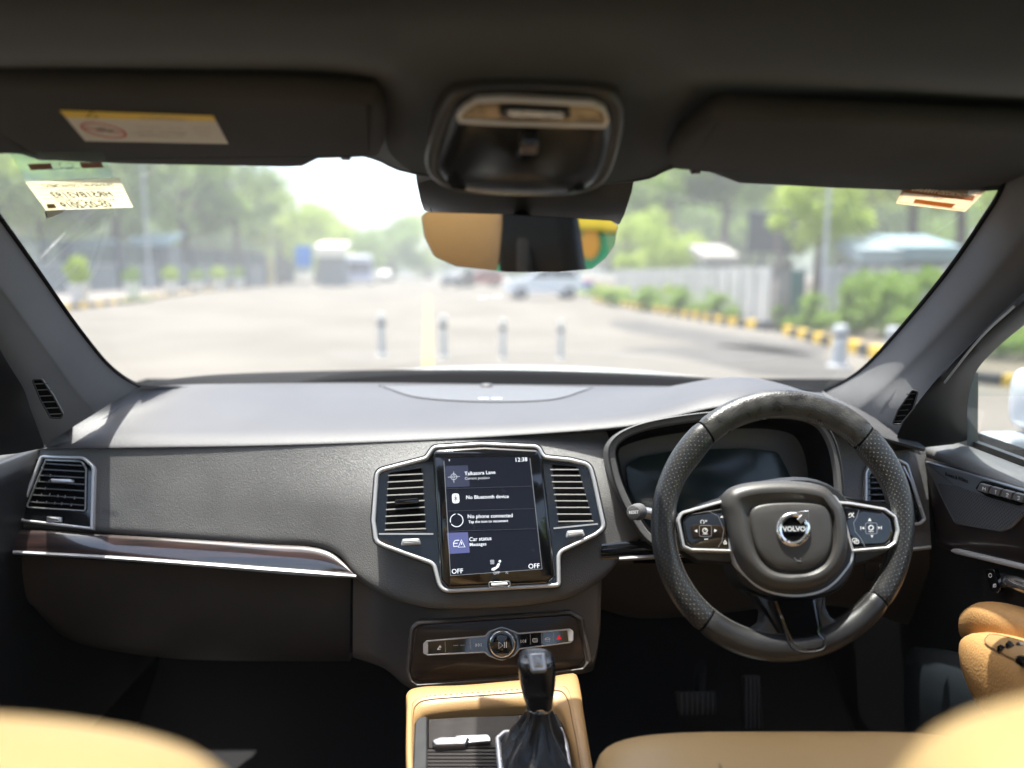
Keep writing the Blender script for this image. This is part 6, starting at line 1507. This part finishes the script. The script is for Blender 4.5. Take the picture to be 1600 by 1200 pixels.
add('gate_leaf', bbox_bev(p.x - .42, p.x + .10, p.y - .03, p.y + .03, .1, 1.5, .01), M_GG, t); add('gate_frame', J(*[box(p.x - .44 + k * .5, p.x - .40 + k * .5, p.y - .05, p.y + .05, 0, 1.56) for k in range(2)]), M_PIER, t, smooth=False)
# billboard
a, b = P(1170, 332, 42), P(1258, 395, 42)
t = thing('billboard', 'blank grey billboard on posts in front of the trees', 'billboard', ((a.x + b.x) / 2, 42, 0))
add('board', bbox_bev(a.x, b.x, 41.95, 42.1, b.z, a.z, .03), mat('grey_board', (.04, .045, .05), .6, var=.15, vscale=.6), t); add('centre_batten', box((a.x + b.x) / 2 - .12, (a.x + b.x) / 2 + .12, 41.90, 41.95, b.z, a.z), mat('brown_batten', (.16, .12, .11), .7), t, smooth=False)
for k in (.25, .75): add('post', box(a.x + (b.x - a.x) * k - .07, a.x + (b.x - a.x) * k + .07, 42.1, 42.2, 0, a.z), M_PIER, t, smooth=False)
# sign
a, b = P(461, 384, 64), P(487, 417, 64)
t = thing('road_sign', 'blue rectangular road sign left of the bus', 'sign', ((a.x + b.x) / 2, 64, 0))
add('sign_face', bbox_bev(a.x, b.x, 63.95, 64.02, b.z, a.z, .02), mat('sign_blue', (.02, .16, .50), .4), t)
add('post', lathe([(.05, 0), (.05, a.z - .1)], 10, Matrix.Translation(((a.x + b.x) / 2, 64.1, 0))), M_STEEL, t)
# poles
for x, yb, h, r, lab, m in ((428, 446, 9, .10, 'tall grey lamp pole on the left pavement', M_STEEL), (1283, 508, 6.5, .06, 'slim pale pole beside the gate on the right', M_CONC), (236, 462, 8.5, .09, 'leaning pale pole among the left trees', M_CONC), (424, 444, 3.3, .22, 'short yellow post near the gate piers', M_YELP)):
    p = G(x, yb); t = thing('pole', lab, 'pole', p); add('shaft', lathe([(r, 0), (r * .6, h), (0, h)], 12), m, t, local=True); add('foot', lathe([(r * 1.8, 0), (r * 1.8, .12), (r, .14)], 12), m, t, local=True)
# ------------------------------------------------------------------ vehicles
M_WCAR = mat('pale_car_paint', (.62, .65, .70), .3, coat=.6); M_GLS = mat('dark_window', (.05, .06, .07), .35, spec=.5)
M_WCARB = mat('bus_white', (.72, .72, .75), .4); M_LAV = mat('bus_lavender', (.36, .38, .55), .4)
def car(p, rz, prof, W_, m, lab, name='parked_car', cat='car', glass=M_GLS):
    """side profile (x along the length, z) extruded to the width; local frame"""
    t = thing(name, lab, cat, p); t.rotation_euler = (0, 0, rz)
    n = len(prof); rr = []
    for y, k in ((-W_ / 2, .0), (-W_ / 2 + .06, 0), (W_ / 2 - .06, 0), (W_ / 2, 0)):
        e = .97 if abs(y) == W_ / 2 else 1
        rr.append([Vector((x * e, y, .75 + (z - .75) * e)) for x, z in prof])
    V, F = grid(rr, False); V2 = V; F2 = [tuple(q) for q in F] + [(j * n + n - 1, j * n, (j + 1) * n, (j + 1) * n + n - 1) for j in range(3)]
    F2 += [tuple(reversed(range(n))), tuple(range(3 * n, 4 * n))]
    add('body', (V2, F2), m, t, local=True, sharp=35)
    return t
def wheels(t, xs, W_, r):
    for x in xs:
        for s in (-1, 1):
            q = add('wheel', lathe([(r * .5, -.1), (r, -.1), (r, .1), (r * .5, .1)], 18, Matrix.Translation((x, s * (W_ / 2 - .08), r)) @ Matrix.Rotation(R(90), 4, 'X')), M_RUBBER, t, local=True)
            add('hub_cap', lathe([(r * .5, -.02), (r * .3, .02), (0, .03)], 14, Matrix.Translation((x, s * (W_ / 2 + .02), r)) @ Matrix.Rotation(R(90 * -s), 4, 'X')), M_SILVERPAINT, q, local=True)
SUV = [(-2.05, .45), (-2.05, .85), (-1.95, 1.0), (-1.0, 1.12), (-.35, 1.62), (.2, 1.70), (1.6, 1.66), (2.0, 1.05), (2.08, .9), (2.08, .45), (1.8, .32), (-1.8, .32)]
def car_glass(t, W_):
    for s in (-1, 1):
        y = s * (W_ / 2 + .004)
        for q in ([(-.85, 1.15), (-.32, 1.54), (.25, 1.60), (.25, 1.15)], [(.32, 1.15), (.32, 1.60), (1.5, 1.57), (1.75, 1.15)]):
            add('side_window', ([Vector((x, y, z)) for x, z in q], [(0, 1, 2, 3)]), M_GLS, t, local=True, smooth=False, solid=.008)
    add('front_window', ([Vector((-1.02, -W_ / 2 + .15, 1.13)), Vector((-1.02, W_ / 2 - .15, 1.13)), Vector((-.37, W_ / 2 - .2, 1.60)), Vector((-.37, -W_ / 2 + .2, 1.60))], [(0, 1, 2, 3)]), M_GLS, t, local=True, smooth=False, solid=.02)
    add('headlight', bbox_bev(-2.07, -1.98, -W_ / 2 + .1, -W_ / 2 + .45, .75, .88, .02), M_POT, t, local=True); add('headlight', bbox_bev(-2.07, -1.98, W_ / 2 - .45, W_ / 2 - .1, .75, .88, .02), M_POT, t, local=True)
p = G(848, 467)
t = car(p, R(8), SUV, 1.75, M_WCAR, 'pale silver car parked side on below the mirror'); wheels(t, (-1.3, 1.3), 1.75, .33); car_glass(t, 1.75)
p = G(716, 449); t = car(p, R(70), SUV, 1.7, mat('dark_car_paint', (.05, .055, .06), .3, coat=.5), 'small dark car far down the road centre'); wheels(t, (-1.3, 1.3), 1.7, .33); car_glass(t, 1.7)
p = G(752, 448); t = car(p, R(20), SUV, 1.7, mat('dull_red_paint', (.30, .06, .04), .35), 'dull red car far off beside the dark car'); wheels(t, (-1.3, 1.3), 1.7, .33); car_glass(t, 1.7)
p = G(602, 441); t = car(p, R(95), SUV, 1.75, mat('dusty_white_paint', (.18, .18, .19), .6), 'white car behind the bus on the left of the road'); wheels(t, (-1.3, 1.3), 1.75, .33); car_glass(t, 1.75)
# bus, front towards us
p = G(561, 446); 
t = thing('bus', 'white bus with lavender front standing at the left side of the road', 'bus', p); t.rotation_euler = (0, 0, R(11))
W2 = 1.45
add('body', bbox_bev(-W2, W2, 0, 9, .35, 3.1, .18, 3), M_LAV, t, local=True); add('roof_cap', bbox_bev(-W2 - .02, W2 + .02, -.03, 9.02, 2.55, 3.25, .2, 3), M_WCARB, t, local=True)
add('front_window', bbox_bev(-W2 + .2, W2 - .2, -.06, -.01, 1.5, 2.45, .02), M_GLS, t, local=True); add('bumper', bbox_bev(-W2 + .05, W2 - .05, -.12, .0, .35, .65, .05), M_WCARB, t, local=True)
for s in (-1, 1):
    add('headlight', lathe([(.12, 0), (.1, .04), (0, .05)], 14, Matrix.Translation((s * 1.15, -.01, .95)) @ Matrix.Rotation(R(90), 4, 'X')), M_CHROME, t, local=True)
    for y in (1.6, 7): add('wheel', lathe([(.2, -.12), (.48, -.12), (.48, .12), (.2, .12)], 18, Matrix.Translation((s * 1.4, y, .48)) @ Matrix.Rotation(R(90), 4, 'Y')), M_RUBBER, t, local=True)
# blue drum
p = G(919, 462); t = thing('drum', 'blue drum with red lid standing right of the pale car', 'drum', p)
add('barrel', lathe([(.30, 0), (.32, .3), (.30, .6), (.32, .85)], 16), mat('drum_blue', (.04, .10, .40), .4), t, local=True); add('lid', lathe([(.33, .85), (.33, .92), (0, .94)], 16), M_RED, t, local=True)
# ------------------------------------------------------------------ auto rickshaw behind the driver's side (seen in the mirror)
M_RG = mat('rickshaw_green', (.01, .32, .12), .35, coat=.4); M_RY = mat('rickshaw_yellow', (.80, .55, .02), .5)
t = thing('auto_rickshaw', 'green auto rickshaw with yellow hood reflected in the rear view mirror', 'auto rickshaw', (2.3, -1.9, 0))
t.rotation_euler = (0, 0, 0)
prof = [(-1.3, .35), (-1.35, .8), (-1.3, 1.43), (.45, 1.43), (.95, 1.33), (1.15, .9), (1.3, .55), (1.2, .35)]
n = len(prof)
def ext(prof, x0, x1):
    V = [Vector((x0, y, z)) for y, z in prof] + [Vector((x1, y, z)) for y, z in prof]; n = len(prof)
    return V, [(i, (i + 1) % n, n + (i + 1) % n, n + i) for i in range(n)] + [tuple(reversed(range(n))), tuple(range(n, 2 * n))]
add('body', ext(prof, 0, 1.25), M_RG, t, local=True, smooth=False, bevel=.03)
add('hood', ext([(-1.38, 1.43), (-1.34, 1.72), (-1.0, 1.85), (.5, 1.84), (.85, 1.7), (.92, 1.43)], -.04, 1.29), M_RY, t, local=True, smooth=False, bevel=.03)
add('door_opening', box(-.012, -.006, -.10+.55, .95, .75, 1.30), M_BLACK, t, local=True, smooth=False)
add('round_mark', lathe([(.085, 0), (.085, .008), (0, .01)], 20, Matrix.Translation((-.004, .16, 1.36)) @ Matrix.Rotation(R(-90), 4, 'Y')), mat('orange_mark', (.75, .32, .02), .5), t, local=True)
add('white_mark', lathe([(.10, 0), (.10, .008), (0, .01)], 5, Matrix.Translation((-.004, -.02, 1.34)) @ Matrix.Rotation(R(-90), 4, 'Y')), M_POT, t, local=True)
for x, y in ((.08, -.8), (1.17, -.8), (.62, .95)): add('wheel', lathe([(.1, -.06), (.24, -.06), (.24, .06), (.1, .06)], 18, Matrix.Translation((x, y, .24)) @ Matrix.Rotation(R(90), 4, 'Y')), M_RUBBER, t, local=True)
# trees behind so that reflections and side light have something to meet
for x, y, v, lab in ((9, -8, 1, 'tree behind the car on the right, reflected only'), (-9, -6, 0, 'tree behind the car on the left')):
    t = bpy.data.objects.new('roadside_tree', None); COL.objects.link(t); t.location = (x, y, 4); t.scale = (3.2,) * 3; t['label'] = lab; t['category'] = 'tree'
    o = bpy.data.objects.new('crown', tree_protos[v]); COL.objects.link(o); o.parent = t
    k = bpy.data.objects.new('trunk', trunks[v % 3]); COL.objects.link(k); k.parent = t; k.scale = (1, 1, .63)
# ------------------------------------------------------------------ dusty summer air
hzm = bpy.data.materials.new('dusty_air'); hzm.use_nodes = True
hn_ = hzm.node_tree; hn_.nodes.clear(); ho_ = hn_.nodes.new('ShaderNodeOutputMaterial'); pv = hn_.nodes.new('ShaderNodeVolumePrincipled')
pv.inputs['Color'].default_value = (.95, .96, .97, 1); pv.inputs['Density'].default_value = .0024; pv.inputs['Anisotropy'].default_value = .2
hn_.links.new(pv.outputs[0], ho_.inputs['Volume'])
hz_o = add('haze', box(-705, 705, -65, 905, -1.3, 32), hzm, smooth=False); hz_o['kind'] = 'stuff'
